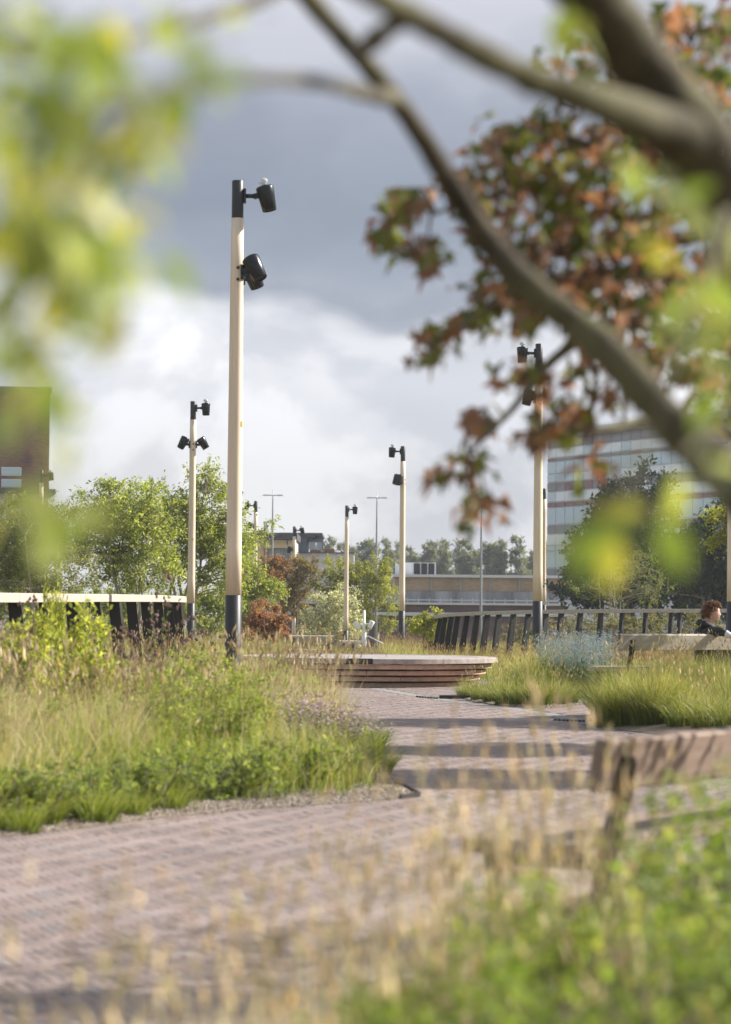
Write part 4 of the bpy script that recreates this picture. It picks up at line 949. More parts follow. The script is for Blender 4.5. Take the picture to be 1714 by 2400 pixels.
tn = dict(green='grass_tuft', sedge='sedge_tuft', straw='dry_grass_tuft', tall='tall_grass_clump')
def put_tuft(kind, x, y, sc, label, group, poly=None, key=None, rr=None, sz=None):
    z = bed_z(np.array([[x, y]]), BEDS[key], MOUND[key])[0] if key else 0
    o = link(tn[kind], TUFT[kind][rr.integers(0, 3)]); o.location = (x, y, float(z + zg(y)) - .01); o.rotation_euler.z = rr.uniform(-.5, .5); o.scale = (sc, sc, sz or sc * rr.uniform(.9, 1.12))
    return tag(o, label, 'grass', group)
r = np.random.default_rng(21)
for u, v in [(-20, 1945), (60, 1925), (120, 1915), (210, 1908), (285, 1900), (345, 1895), (420, 1885), (500, 1880), (575, 1868), (640, 1862), (700, 1858), (770, 1850), (830, 1835), (870, 1820), (890, 1800), (860, 1760), (845, 1790), (720, 1830), (560, 1840), (320, 1860), (160, 1870), (30, 1885)] + [(int(a_), 1964 - a_ * .1175 - 11) for a_ in (-20, 38, 118, 205, 300, 410)]:
    p = G(u, v); put_tuft('green', p.x + r.normal(0, .05), p.y + (.12 if u > 520 else -.02) + r.normal(0, .06), r.uniform(.5, 1.2), 'bright green grass tuft spilling over the gravel edge of the long bed', 'green tufts along the edge of the long bed', key='L', rr=r)
for u, v in [(20, 1850), (110, 1840), (270, 1860), (300, 1850), (500, 1820), (560, 1800), (620, 1790), (690, 1780), (380, 1835), (-30, 1830), (640, 1750), (740, 1760), (440, 1765), (210, 1830), (250, 1800), (60, 1800), (330, 1805), (600, 1740), (700, 1730), (790, 1740), (160, 1770)]:
    p = G(u, v); put_tuft('straw', p.x, p.y, r.uniform(1.0, 1.4), 'dry straw coloured grass fan among green growth of the long bed', 'dry grass fans in the long bed', key='L', rr=r)
for u, v, s in [(1090, 1636, .6), (1125, 1643, .7), (1155, 1648, .75), (1190, 1653, 1.0), (1225, 1655, .95), (1262, 1657, 1.0), (1300, 1655, .95), (1330, 1652, .9), (1110, 1630, .7), (1170, 1638, .8), (1240, 1642, 1.15), (1300, 1644, 1.1), (1400, 1646, 1.0), (1440, 1645, 1.0)]:
    p = G(u, v); put_tuft('sedge', p.x, p.y, s, 'low green sedge tuft beside the drainage gutter', 'sedge tufts beside the gutter', key='M', rr=r)
for i in range(16):
    u, v = r.uniform(1185, 1350), r.uniform(1606, 1634); p = G(u, v); put_tuft('tall', p.x, p.y, r.uniform(.75, .95), 'tall mixed green and straw grass clump behind the low sedge tufts', 'tall clumps behind the sedge', key='M', rr=r)
for u, v, s in [(1405, 1690, .85), (1435, 1702, .95), (1480, 1708, 1.0), (1530, 1712, 1.0), (1590, 1718, 1.0), (1650, 1724, 1.05), (1700, 1730, 1.05)]:
    p = G(u, v); put_tuft('sedge', p.x + .1, p.y + .15, s * 1.15, 'arching sedge tuft at the foot of the big clumps in front of the person', 'sedge tufts before the seated person', key='R', rr=r)
for i in range(34):
    for _ in range(50):
        u, v = r.uniform(1420, 1740), r.uniform(1672, 1712); p = G(u, v)
        if inside(np.array([[p.x, p.y]]), BED_R)[0]: break
    put_tuft('tall', p.x, p.y, r.uniform(.82, 1.0), 'big arching yellow green grass clump in front of the pale bench and person', 'big grass clumps before the seated person', key='R', rr=r)

# leafy plants in the long bed
def put_leafy(name, meshes, loc, sc, label, cat, group=None, rz=0.0, mats=None, szr=1.0):
    e = empty(name, loc, rz); tag(e, label, cat, group); e.scale = (sc, sc, sc * szr)
    link('stem', meshes[0], e, MAT['bark']); link('foliage', meshes[1], e, mats or MAT['leaf']); return e
YG = np.array([(0.44, 0.46, 0.09), (0.37, 0.42, 0.09), (0.52, 0.52, 0.18), (0.26, 0.32, 0.07)])
MG = np.array([(0.28, 0.35, 0.07), (0.35, 0.41, 0.09), (0.42, 0.46, 0.14), (0.20, 0.26, 0.06)])
lf_yg = [leafy(200 + i, 1.0, .34, 46, .06, YG) for i in range(2)]; lf_mg = [leafy(210 + i, 1.0, .50, 80, .04, MG) for i in range(3)]
def at_top(u, vtop, d, h): p = W(u, vtop, d); return (p.x, d, p.z - h), p.z
for (u, vt, d, w, lab) in [(195, 1447, 21, .8, 'tall yellow green leafy shrub in front of the wide black railing fins'), (55, 1462, 20, .8, 'yellow green leafy shrub under the pale timber cap'),
                           (128, 1350, 23, .22, 'thin yellow sprig rising past the timber cap'), (250, 1510, 20.5, .9, 'low yellow green shrub beside the purple seed heads')]:
    p = W(u, vt, d); h = p.z; e_ = put_leafy('leafy_shrub', lf_yg[int(u) % 2], (p.x, d, 0.05), h, lab, 'shrub', None, r.uniform(0, 6)); e_.scale = (h * w, h * w, h)
for k_, (u, vt, d) in enumerate([(400, 1600, 18.2), (500, 1570, 19), (570, 1600, 20), (330, 1640, 18), (620, 1560, 24), (450, 1545, 23), (540, 1640, 18), (60, 1640, 18), (700, 1600, 24), (230, 1640, 19)]):
    p = W(u, vt, d); put_leafy('leafy_plant', lf_mg[k_ % 3], (p.x, d, 0.05), p.z, 'fresh green bushy plant in the middle of the long grass bed', 'plant', 'bushy plants in the long bed', r.uniform(0, 6))
lf_low = [leafy(230 + i, .34, .24, 26, .055, np.array([(0.22, 0.29, 0.08), (0.29, 0.35, 0.10), (0.17, 0.22, 0.08), (0.36, 0.40, 0.17)]), 5, 7, .25, aspect=.3) for i in range(3)]
for k_, (u, v) in enumerate([(25, 1950), (80, 1945), (160, 1932), (250, 1918), (345, 1910), (480, 1893), (590, 1885), (745, 1868), (120, 1885), (10, 1900), (430, 1880)]):
    p = G(u, v); put_leafy('low_leafy_plant', lf_low[k_ % 3], (p.x, p.y + .1, .03), r.uniform(.8, 1.15), 'low broad leaved green plant between grass tufts at the gravel edge', 'plant', 'low leafy plants at the gravel edge', r.uniform(0, 6))
# flowering stems with brown purple seed heads
def flower_stems(seed, n, h, spread, headc, hr, leafc=None):
    r = np.random.default_rng(seed); mb = MB(); a = r.uniform(0, 6.28, n); P = np.stack([np.cos(a) * spread * r.random(n), np.sin(a) * spread * r.random(n), 0 * a], 1)
    tips = add_blades(mb, P, h * r.uniform(.75, 1.05, n), r.normal(0, .10, (n, 2)), .006, pick(r, GREEN * .8, n), pick(r, np.array([(0.16, 0.12, 0.07), (0.13, 0.14, 0.06)]), n), r, 3, .1)
    whorls = [tips] + [P + (tips - P) * t + np.array((0, 0, 0)) for t in (.82, .68)]
    for t in whorls: 
        for _ in range(3): add_heads(mb, t + r.normal(0, hr * .35, t.shape), hr, hr * .9, pick(r, headc, n, .25), r)
    lp = np.repeat(P, 14, 0) + np.repeat(tips - P, 14, 0) * r.uniform(.1, .9, (n * 14, 1))
    add_leaves(mb, lp, np.c_[r.normal(size=(n * 14, 2)), r.normal(.3, .3, n * 14)], .06, .02, pick(r, GREEN * 1.1, n * 14), r)
    return mb.mesh('flower_stems')
PURP = np.array([(0.26, 0.17, 0.15), (0.20, 0.13, 0.11), (0.40, 0.28, 0.30), (0.33, 0.23, 0.18)])
PINK = np.array([(0.62, 0.50, 0.52), (0.68, 0.57, 0.58), (0.55, 0.45, 0.42)])
fs = [flower_stems(300 + i, 8, 1.0, .22, PURP, .034) for i in range(2)]; fp = [flower_stems(310 + i, 40, 1.0, .35, PINK, .03) for i in range(2)]
for m in fs + fp: m.materials.append(MAT['petal'])
for k_, (u, vt, d) in enumerate([(395, 1375, 24), (350, 1460, 22.5), (430, 1470, 24), (300, 1490, 22), (470, 1500, 25), (200, 1465, 23), (60, 1430, 22), (20, 1480, 20), (330, 1510, 21)]):
    p = W(u, vt, d); o = link('seed_head_plant', fs[k_ % 2]); o.location = (p.x, d, .05); o.rotation_euler.z = r.uniform(0, 6); o.scale = (.9, .9, p.z); tag(o, 'stems with brown purple whorled seed heads before the black fins', 'plant', 'whorled seed head plants')
for k_, (u, vt, d) in enumerate([(740, 1650, 20), (790, 1665, 20.5), (830, 1680, 20), (700, 1640, 21)]):
    p = W(u, vt, d); o = link('flowering_plant', fp[k_ % 2]); o.location = (p.x, d, .05); o.scale = (.75, .75, p.z); tag(o, 'hazy pale pink flower cloud above the grass next to the path', 'plant', 'pale pink flower clouds')
fm = MB(); rr_ = np.random.default_rng(3); c0 = W(150, 1862, 15.0)
for i in range(60):
    a = rr_.normal(0, .022, 3); add_leaves(fm, np.array([tuple(c0 + Vector(a))]), rr_.normal(size=(1, 3)), .022, .018, np.array([(0.42, 0.46, 0.72)]), rr_)
fm.tube([(c0.x, c0.y, .03), (c0.x + .01, c0.y, c0.z * .6), tuple(c0)], .003, 5, col=(.1, .16, .04))
tag(fm.build('blue_flower', MAT['petal']), 'single pale blue flower head low at the bed edge', 'flower')
# silver blue spires
def spires(seed, n, h):
    r = np.random.default_rng(seed); mb = MB(); a = r.uniform(0, 6.28, n); rd = np.sqrt(r.random(n)) * .28; P = np.stack([np.cos(a) * rd * .6, np.sin(a) * rd * .6, 0 * a], 1); out = np.stack([np.cos(a), np.sin(a)], 1) * rd[:, None] * .9
    hs_ = h * r.uniform(.75, 1.08, n); tips = add_blades(mb, P, hs_, out + r.normal(0, .07, (n, 2)), .005, pick(r, GREEN, n), np.tile((.42, .42, .44), (n, 1)), r, 3, .15)
    m = 26; t = r.uniform(.5, 1, (n, m)); lp = (P[:, None] + (tips - P)[:, None] * t[..., None] + r.normal(0, .012, (n, m, 3))).reshape(-1, 3)
    add_leaves(mb, lp, r.normal(size=(n * m, 3)) + np.array((0, 0, .6)), .028, .012, pick(r, np.array([(0.24, 0.285, 0.35), (0.30, 0.34, 0.38), (0.19, 0.25, 0.22), (0.25, 0.32, 0.17)]), n * m), r)
    m = 22; t = r.uniform(.05, .55, (n, m)); lp = (P[:, None] + (tips - P)[:, None] * t[..., None] + r.normal(0, .03, (n, m, 3))).reshape(-1, 3)
    add_leaves(mb, lp, r.normal(size=(n * m, 3)) + np.array((0, 0, .5)), .06, .016, pick(r, np.array([(0.10, 0.17, 0.07), (0.14, 0.21, 0.09), (0.08, 0.13, 0.06)]), n * m), r)
    me = mb.mesh('russian_sage'); me.materials.append(MAT['petal']); return me
sp_ = [spires(400 + i, 70, .95) for i in range(2)]
for k_, (u, v) in enumerate([(1330, 1640), (1370, 1645), (1300, 1630), (1400, 1640), (1350, 1622), (1420, 1628), (1385, 1618), (1310, 1612)]):
    p = G(u, v); o = link('flowering_sage', sp_[k_ % 2]); o.location = (p.x, p.y, .05); o.rotation_euler.z = k_ * 1.3; tag(o, 'flowering sage with silvery blue spires next to the sedge tufts', 'plant', 'silver blue flowering sage')

# ================================================================== trees and shrubs behind
def far_tree(name, label, cat, u, vtop, d, ells_px, n_cl, n_tw, tw, n_lf, lf, pal, stem_n=4, stem_r=.05, seed=1, droop=.3, leafm='leaf', woodm='grey_bark', spread=None, **kw):
    """crown given as ellipses in the photo (u, v, half width, half height) at the tree's own distance"""
    r = np.random.default_rng(seed); z0 = float(zg(d)); x0 = W(u, 1434, d).x; s = FPX / d
    ells = []
    for (eu, ev, ew, eh) in ells_px:
        c = W(eu, ev, d); ells.append(((c.x - x0, r.uniform(-.3, .3) * ew / s, c.z - z0), (ew / s, ew / s * .85, eh / s)))
    top = max(e[0][2] for e in ells); st = stems_from(r, stem_n, spread or max(e[1][0] for e in ells) * .7, top * .95, stem_r)
    wl = crown(r, ells, st, n_cl, n_tw, tw, n_lf, lf, pal, droop, br=stem_r * .5, **kw)
    return plant_tree(name, label, cat, (x0, d, z0), wl, MAT[woodm], MAT[leafm])
LOC = np.array([(0.28, 0.34, 0.06), (0.36, 0.41, 0.09), (0.50, 0.52, 0.22), (0.21, 0.255, 0.045)])
far_tree('locust_tree', 'bright green multi stemmed tree reaching past the second lamp post', 'tree', 430, 1085, 74, [(455, 1190, 75, 95), (500, 1140, 40, 60), (400, 1250, 80, 110), (490, 1290, 60, 100), (545, 1250, 40, 60), (540, 1330, 50, 60)], 150, 9, .6, 13, .11, LOC, 6, .06, 31, .5)
far_tree('locust_tree', 'bright green multi stemmed tree between the olive leaved tree and the second lamp post', 'tree', 300, 1130, 72, [(270, 1200, 85, 70), (330, 1190, 70, 70), (230, 1290, 80, 90), (330, 1290, 90, 90)], 150, 9, .6, 13, .11, LOC, 6, .05, 32, .5)
OLV = np.array([(0.20, 0.215, 0.08), (0.26, 0.275, 0.12), (0.15, 0.165, 0.06), (0.33, 0.34, 0.17)])
far_tree('olive_leaved_tree', 'small leaved olive green tree behind the timber capped railing', 'tree', 90, 1180, 64, [(60, 1240, 85, 70), (130, 1250, 75, 90), (30, 1330, 90, 80), (150, 1340, 70, 70)], 150, 10, .45, 18, .07, OLV, 5, .05, 33, .2)
far_tree('green_shrub', 'leafy green shrub with an arching branch at the flat roofed house', 'shrub', 600, 1200, 88, [(625, 1245, 22, 28), (570, 1300, 35, 60), (580, 1360, 50, 40), (630, 1390, 40, 30)], 70, 8, .45, 13, .11, LOC, 4, .035, 34, .5)
RED = np.array([(0.34, 0.16, 0.095), (0.27, 0.14, 0.08), (0.40, 0.22, 0.13), (0.20, 0.16, 0.07)])
far_tree('copper_shrub', 'copper red leaved shrub in front of the timber portal', 'shrub', 630, 1300, 118, [(630, 1345, 35, 45), (600, 1370, 30, 40), (650, 1330, 25, 25)], 70, 8, .45, 14, .12, RED, 4, .03, 35, .2)
BRN = np.array([(0.28, 0.19, 0.085), (0.23, 0.20, 0.07), (0.34, 0.21, 0.11), (0.20, 0.22, 0.06)])
far_tree('brown_maple', 'brownish maple shrub between the copper and the yellow green shrub', 'shrub', 700, 1310, 119, [(700, 1360, 40, 50), (725, 1335, 30, 30), (680, 1410, 35, 40)], 75, 8, .45, 14, .12, BRN, 4, .03, 36, .2)
YGT = np.array([(0.36, 0.37, 0.07), (0.30, 0.33, 0.07), (0.42, 0.42, 0.12), (0.22, 0.25, 0.05)])
far_tree('yellow_green_tree', 'yellow green small tree above the white flowering shrub', 'tree', 850, 1300, 118, [(785, 1350, 50, 50), (860, 1350, 50, 55), (905, 1390, 35, 45), (830, 1410, 70, 50), (905, 1450, 25, 25)], 130, 9, .48, 15, .12, YGT, 5, .035, 37, .2)
WHT = np.array([(0.74, 0.74, 0.66), (0.80, 0.80, 0.74), (0.20, 0.23, 0.10), (0.26, 0.29, 0.14), (0.66, 0.66, 0.56)])
far_tree('white_flowering_shrub', 'white flowering shrub behind the two small benches', 'shrub', 790, 1380, 114, [(760, 1430, 50, 45), (810, 1420, 45, 50), (770, 1480, 70, 35), (830, 1470, 30, 45)], 110, 9, .44, 13, .11, WHT, 5, .025, 38, .1, jit=.1, pw=[.24, .2, .22, .16, .18])
SMK = np.array([(0.36, 0.185, 0.125), (0.42, 0.235, 0.155), (0.29, 0.14, 0.095), (0.46, 0.28, 0.19)])
far_tree('smoke_bush', 'rounded rusty red smoke bush beside the thickest lamp post', 'shrub', 622, 1410, 62, [(620, 1445, 42, 34), (590, 1460, 25, 22), (655, 1468, 28, 24), (615, 1475, 55, 25)], 90, 10, .16, 16, .045, SMK, 6, .012, 39, .0, aspect=.7)
far_tree('yellow_green_shrub', 'low yellow green shrub at the far end of the curved railing', 'shrub', 1010, 1430, 62, [(1000, 1470, 45, 30), (985, 1450, 22, 22), (1025, 1455, 20, 25)], 40, 7, .22, 12, .07, YGT * 1.1, 4, .015, 40, .1)
DRK = np.array([(0.022, 0.044, 0.018), (0.032, 0.058, 0.023), (0.046, 0.074, 0.03), (0.016, 0.032, 0.014)])
far_tree('evergreen_tree', 'tall dark evergreen tree in front of the office tower', 'tree', 1480, 1110, 112, [(1520, 1180, 60, 80), (1450, 1230, 70, 80), (1400, 1320, 75, 90), (1500, 1320, 100, 100), (1360, 1390, 50, 50)], 200, 10, .8, 14, .24, DRK, 3, .16, 41, .1, 'dark_leaf', 'bark')
far_tree('evergreen_tree', 'broad dark evergreen tree behind the seated person', 'tree', 1660, 1250, 108, [(1640, 1310, 90, 70), (1700, 1280, 80, 90), (1610, 1380, 80, 60), (1720, 1370, 90, 60)], 180, 10, .8, 14, .24, DRK, 3, .15, 42, .1, 'dark_leaf', 'bark')
far_tree('twiggy_shrub', 'twiggy pale leaved shrub spreading above the curved railing', 'shrub', 1450, 1310, 72, [(1450, 1370, 70, 45), (1390, 1395, 50, 25), (1500, 1330, 50, 30), (1540, 1390, 50, 25)], 60, 6, .38, 8, .065, np.array([(0.17, 0.20, 0.065), (0.23, 0.25, 0.09), (0.12, 0.15, 0.045)]), 7, .025, 43, .0, upward=.3)
far_tree('leaning_tree', 'small tree with yellowish green sprays beside the lamp post next to the person', 'tree', 1760, 1180, 55, [(1700, 1230, 40, 40), (1750, 1240, 50, 60), (1670, 1265, 25, 15)], 50, 7, .3, 12, .08, YGT, 3, .04, 44, .2)
far_tree('hedge_shrub', 'low dark green shrub seen between the black railing posts', 'shrub', 1500, 1440, 66, [(1420, 1470, 120, 26), (1560, 1470, 140, 28), (1250, 1480, 90, 20)], 110, 8, .3, 10, .08, np.array([(0.13, 0.15, 0.06), (0.19, 0.19, 0.09), (0.22, 0.19, 0.11)]), 6, .02, 45, .1)

for k_, (u, d_, w_) in enumerate([(480, 105, 60), (560, 108, 55), (390, 104, 60), (300, 104, 60), (210, 103, 60), (120, 102, 60), (30, 101, 60)]):
    far_tree('hedge_shrub', 'mid green shrub of the hedge behind the multi stemmed trees', 'shrub', u, 1380, d_, [(u, 1415, w_, 40), (u + 20, 1450, w_, 40)], 46, 8, .6, 10, .16, LOC * .8, 4, .04, 70 + k_, .2)['group'] = 'hedge behind the multi stemmed trees'
# poplars in a row far off
def poplar(seed):
    r = np.random.default_rng(seed); h = 13.0
    ells = [((0, 0, 8.4), (1.35, 1.35, 3.2)), ((r.normal(0, .3), 0, 10.8), (.95, .95, 2.2)), ((r.normal(0, .4), 0, 6.6), (1.35, 1.35, 1.6))]
    wl = crown(r, ells, stems_from(r, 1, .3, 12, .2), 60, 8, .9, 12, .36, np.array([(0.20, 0.22, 0.17), (0.23, 0.25, 0.19), (0.17, 0.19, 0.145)]), .0, br=.07, tw_r=.03, upward=.7)  # leaf palette paled and greyed: distance haze put into the colour
    return wl[0].mesh('trunk'), wl[1].mesh('crown')
pops = [poplar(500 + i) for i in range(4)]
r = np.random.default_rng(51)
for k_, (u, vt) in enumerate([(770, 1262), (800, 1280), (838, 1266), (868, 1262), (905, 1266), (940, 1274), (965, 1270), (1005, 1276), (1040, 1268), (1075, 1270), (1112, 1266), (1145, 1270), (1172, 1268), (1212, 1262), (1250, 1280), (1285, 1270), (815, 1275), (1022, 1274), (1090, 1276), (1160, 1275), (745, 1285)]):
    d = 322 + r.uniform(-6, 10); p = W(u, vt, d); e = empty('poplar_tree', (p.x, d, -2)); sc = (p.z + 2) / 13.1; e.scale = (sc, sc, sc); e.rotation_euler.z = r.uniform(0, 6)
    tag(e, 'hazy grey green poplar in the far row above the warehouse roof', 'tree', 'far row of poplars')
    m = pops[k_ % 4]; link('trunk', m[0], e, MAT['bark']); link('crown', m[1], e, MAT['leaf'])
# park trees along the other side of the path, whose shade crosses the bricks
for k_, (x, y, s_t, wd_) in enumerate([(7.4, 30.2, 1.0, .85), (6.9, 24.6, .95, .75), (6.3, 20.6, .95, .75)]):
    rr_ = np.random.default_rng(60 + k_); wl = crown(rr_, [((0, 0, 4.0), (1.5 * wd_, 1.5 * wd_, .8)), ((0, 0, 4.6), (1.1 * wd_, 1.1 * wd_, .7))], stems_from(rr_, 3, .5, 4.2, .05), 80, 9, .4, 14, .12, LOC, .4, br=.02)
    t = plant_tree('park_tree', ['broad park tree shading the path by the gutter', 'middle park tree shading the brick path', 'park tree shading the path by the near bench'][k_], 'tree', (x, y, 0), wl, MAT['grey_bark'], MAT['leaf']); t.scale = (s_t,) * 3
# ================================================================== foreground planting, close to the camera
r = np.random.default_rng(71)
fgl = [leafy(600 + i, 1.0, .38, 26, .05, np.array([(0.19, 0.28, 0.05), (0.26, 0.34, 0.08), (0.36, 0.40, 0.12), (0.14, 0.21, 0.045)]), 6, 8, aspect=.34) for i in range(3)]
FGP = [(1330, 2080, 7.7), (1440, 2030, 7.8), (1530, 1980, 7.6), (1620, 1920, 7.4), (1700, 1870, 7.2), (1010, 2200, 6.6), (1110, 2150, 6.4), (1230, 2120, 6.2), (1350, 2100, 6.1),
       (1480, 2080, 6.0), (1600, 2030, 5.9), (1710, 1990, 5.7), (960, 2300, 5.6), (1080, 2260, 5.4), (1200, 2250, 5.2), (1330, 2230, 5.1), (1460, 2220, 5.0), (1590, 2190, 4.9), (1720, 2150, 4.8),
       (1050, 2360, 4.4), (1250, 2350, 4.3), (1450, 2330, 4.2), (1650, 2320, 4.1), (900, 2380, 4.7)]
FGP += [(1220, 2150, 8.2), (1290, 2190, 6.6), (1560, 2120, 6.4)]
for k_, (u, vt, d) in enumerate(FGP):
    d *= .85
    p = W(u, vt, d); h = p.z - .03
    e = put_leafy('leafy_plant', fgl[k_ % 3], (p.x, d, .03), h * 1.05, 'soft focus fresh green leafy plant in the foreground bed before the weathered bench', 'plant', 'leafy plants of the foreground bed', r.uniform(0, 6))
# straw stalks with seed heads, in loose tufts
def stalks(seed, n, h, spread):
    r = np.random.default_rng(seed); mb = MB(); P = np.c_[r.normal(0, .05, (n, 2)), np.zeros(n)]
    tips = add_blades(mb, P, h * r.uniform(.55, 1.03, n), r.normal(0, spread, (n, 2)) + np.array((-.05, 0)), .0055, pick(r, STRAW, n), pick(r, np.minimum(STRAW * 1.2, .8), n), r, 4, .15)
    add_heads(mb, tips, .065, .013, pick(r, np.minimum(STRAW * np.array((1.18, 1.2, 1.25)), .8), n), r)
    add_blades(mb, np.c_[r.normal(0, .06, (n, 2)), np.zeros(n)], h * r.uniform(.3, .6, n), r.normal(0, .35, (n, 2)), .006, pick(r, GREEN, n), pick(r, STRAW, n), r, 4)
    me = mb.mesh('dry_grass'); me.materials.append(MAT['dry']); return me
stk = [stalks(620 + i, 20, 1.05, .17) for i in range(4)]
ST = [(970, 1800, 6.6), (1030, 1770, 6.9), (1080, 1790, 6.2), (1140, 1800, 6.5), (1200, 1780, 6.8), (1260, 1730, 6.4), (1290, 1690, 6.0), (1340, 1690, 7.0), (1400, 1800, 6.4), (1050, 1880, 5.6), (1180, 1870, 5.5),
      (930, 1940, 5.8), (860, 2000, 5.5), (780, 2040, 5.0), (700, 2090, 5.2), (640, 2080, 4.6), (560, 2200, 4.4), (480, 2140, 4.6), (400, 2130, 4.2), (330, 2240, 4.2), (240, 2110, 3.9), (160, 2280, 4.0), (80, 2260, 3.7), (880, 2080, 4.8), (960, 2060, 5.0), (1010, 1990, 5.2), (740, 2180, 4.2), (830, 2160, 4.3),
      (1100, 2000, 5.0), (1330, 1930, 5.6), (1480, 1900, 5.8), (1580, 2060, 4.6), (1420, 2250, 3.9), (1640, 2240, 3.6), (620, 2260, 3.9), (500, 2300, 3.8), (920, 2230, 4.2), (1020, 2190, 4.4), (840, 2280, 3.9), (1110, 1920, 6.0), (1160, 1950, 5.2), (1240, 1900, 5.4), (990, 1900, 5.6), (700, 2000, 5.6), (590, 2120, 5), (300, 2330, 3.5), (430, 2250, 4), (1300, 1820, 6.2), (1400, 1990, 5.2), (1060, 2080, 4.6), (760, 2300, 3.6)]
for k_, (u, vt, d) in enumerate(ST):
    p = W(u, vt, d); o = link('dry_grass_tuft', stk[k_ % 4]); o.location = (p.x + .03, d, .02); s = p.z / 1.0; o.scale = (.85, .85, s); o.rotation_euler.z = r.uniform(0, 6)
    kd_ = (u > 920) + (u > 1240); tag(o, ['blurred dry grass tuft with seed heads against the open brick paving', 'blurred dry grass tuft with seed heads beside the low end of the near bench seat', 'blurred dry grass tuft with seed heads in front of the near bench backrest'][kd_], 'grass', ['dry tufts against the open paving', 'dry tufts beside the bench seat end', 'dry tufts before the bench backrest'][kd_])
mb = MB(); q = scatter(r, BED_F, 9000, (-3, 4, 2.5, 9.5), 1.0); P = np.c_[q, np.full(len(q), .03)]
add_blades(mb, P, r.uniform(.12, .34, len(q)), r.normal(0, .4, (len(q), 2)), .009, pick(r, GREEN, len(q)), pick(r, np.concatenate([LIME, STRAW]), len(q)), r)
tag(mb.build('ground_cover', MAT['grass']), 'short grass covering the soil of the foreground bed', 'grass', kind='stuff')

# ================================================================== leaf pieces for the two near trees
def leaf_piece(nm, lobes, Ln, col, mat, seed, colB=None):
    """one leaf with its stalk at the origin, pointing along +x"""
    r = np.random.default_rng(seed); mb = MB()
    if lobes == 0:
        prof = [(0, .0), (.12, .16), (.35, .27), (.6, .24), (.82, .12), (1, 0)]
        V = [(0, 0, 0)]; top = [(x * Ln, w * Ln, .10 * Ln * w - .18 * Ln * x * x) for x, w in prof]; bot = [(x * Ln, -w * Ln, .10 * Ln * w - .18 * Ln * x * x) for x, w in prof]; midr = [(x * Ln, 0, -.18 * Ln * x * x) for x, w in prof]
        V = np.array(top + midr + bot); n = 6
        F = [[i, i + n, i + n + 1, i + 1] for i in range(5)] + [[i + n, i + 2 * n, i + 2 * n + 1, i + n + 1] for i in range(5)]
        mb.add(V, np.array(F), col, smooth=True)
    else:
        angs = np.linspace(-1.9, 1.9, lobes); lens = [Ln * (1 - .28 * abs(a) / 1.9 * 1.2) for a in angs]; ring = []
        for i, (a, l) in enumerate(zip(angs, lens)):
            if i: ring.append(((a + angs[i - 1]) / 2, min(l, lens[i - 1]) * .52))
            ring.append((a, l))
        ring = [(-2.6, Ln * .12)] + ring + [(2.6, Ln * .12)]
        V = [(0, 0, 0)] + [(l * math.cos(a), l * math.sin(a) * .85, -.34 * l * l / Ln + r.normal(0, .09) * Ln) for a, l in [(a_ + r.normal(0, .09), l_ * r.uniform(.8, 1.15)) for a_, l_ in ring]]
        F = [[0, i, i + 1] for i in range(1, len(ring))]
        cc = np.tile(np.array(col, float), (len(V), 1))
        if colB is not None: cc[0] = colB; cc[2::2] = np.array(colB) * .5 + cc[2::2] * .5
        mb.add(np.array(V), np.array(F), cc)
    me = mb.mesh('leaf'); me.materials.append(mat); return me
def leaf_rot(d, r):
    q = Vector(d).to_track_quat('X', 'Z'); return (q @ Euler((r.normal(0, .7), 0, 0)).to_quaternion()).to_euler()
def set_leaves(parent, meshes, items, r, limit=300, weights=None):
    """items: (position, direction, size); the first ones become single leaves, the rest one joined part"""
    for p, d, s in items[:limit]:
        o = link('leaf', meshes[r.choice(len(meshes), p=weights)], parent); o.location = p; o.rotation_euler = leaf_rot(d, r); o.scale = (s,) * 3
    if len(items) > limit:
        mb = MB()
        for p, d, s in items[limit:]:
            me = meshes[r.choice(len(meshes), p=weights)]; M_ = np.array(leaf_rot(d, r).to_matrix()) * s
            V = np.array([v.co[:] for v in me.vertices]) @ M_.T + np.array(p); C_ = np.empty(len(V) * 4, np.float32); me.color_attributes['col'].data.foreach_get('color', C_)
            F3 = [list(f.vertices) for f in me.polygons]; mb.add(V, np.array(F3), C_.reshape(-1, 4)[:, :3])
        o = mb.build('foliage', meshes[0].materials[0], parent); o['kind'] = 'stuff'
fg_leaf = leaf_mat('bright_leaf', .55, .4, .45, (1.2, 1.15, .6)); red_leaf = leaf_mat('bronze_leaf', .5, .5, .25, (1.18, 1.0, .75))

# ------------------------------------------------------------------ near tree whose limbs cross the view
NT = empty('overhanging_tree', (1.75, 4.3, .03)); tag(NT, 'overhanging tree with thick blurred limbs and yellow green leaves arching over the view', 'tree')
nb = Vector(NT.location)
def limb_px(pts, wpx, k=6):
    """limb through photo points (u, v, distance); widths in photo pixels at those points"""
    P_ = smooth_curve([W(*a) - nb for a in pts], k); w = [w_ / 2 * a[2] / FPX for w_, a in zip(wpx, pts)]
    t = np.linspace(0, len(pts) - 1, len(P_)); return P_, np.interp(t, range(len(pts)), w)
limbs = {}
def mklimb(key, pts, w, name='limb', base=None):
    pts = [(a, b, c * .86 if c < 2.45 else c) for a, b, c in pts]
    P_, rad = limb_px(pts, w)
    if base is not None:
        bp = smooth_curve([np.array(b) for b in base] + [P_[0]], 6)[:-1]; br_ = np.linspace(base_r, rad[0], len(bp)); P_ = np.concatenate([bp, P_]); rad = np.concatenate([br_, rad])
    jr_ = np.random.default_rng(len(limbs)); jit = jr_.normal(1, .05, len(rad)) + .16 * (jr_.random(len(rad)) < .09); limbs[key] = P_
    MB().tube(P_, rad * jit, 14).build(name, MAT['fg_bark'], NT)
base_r = .09
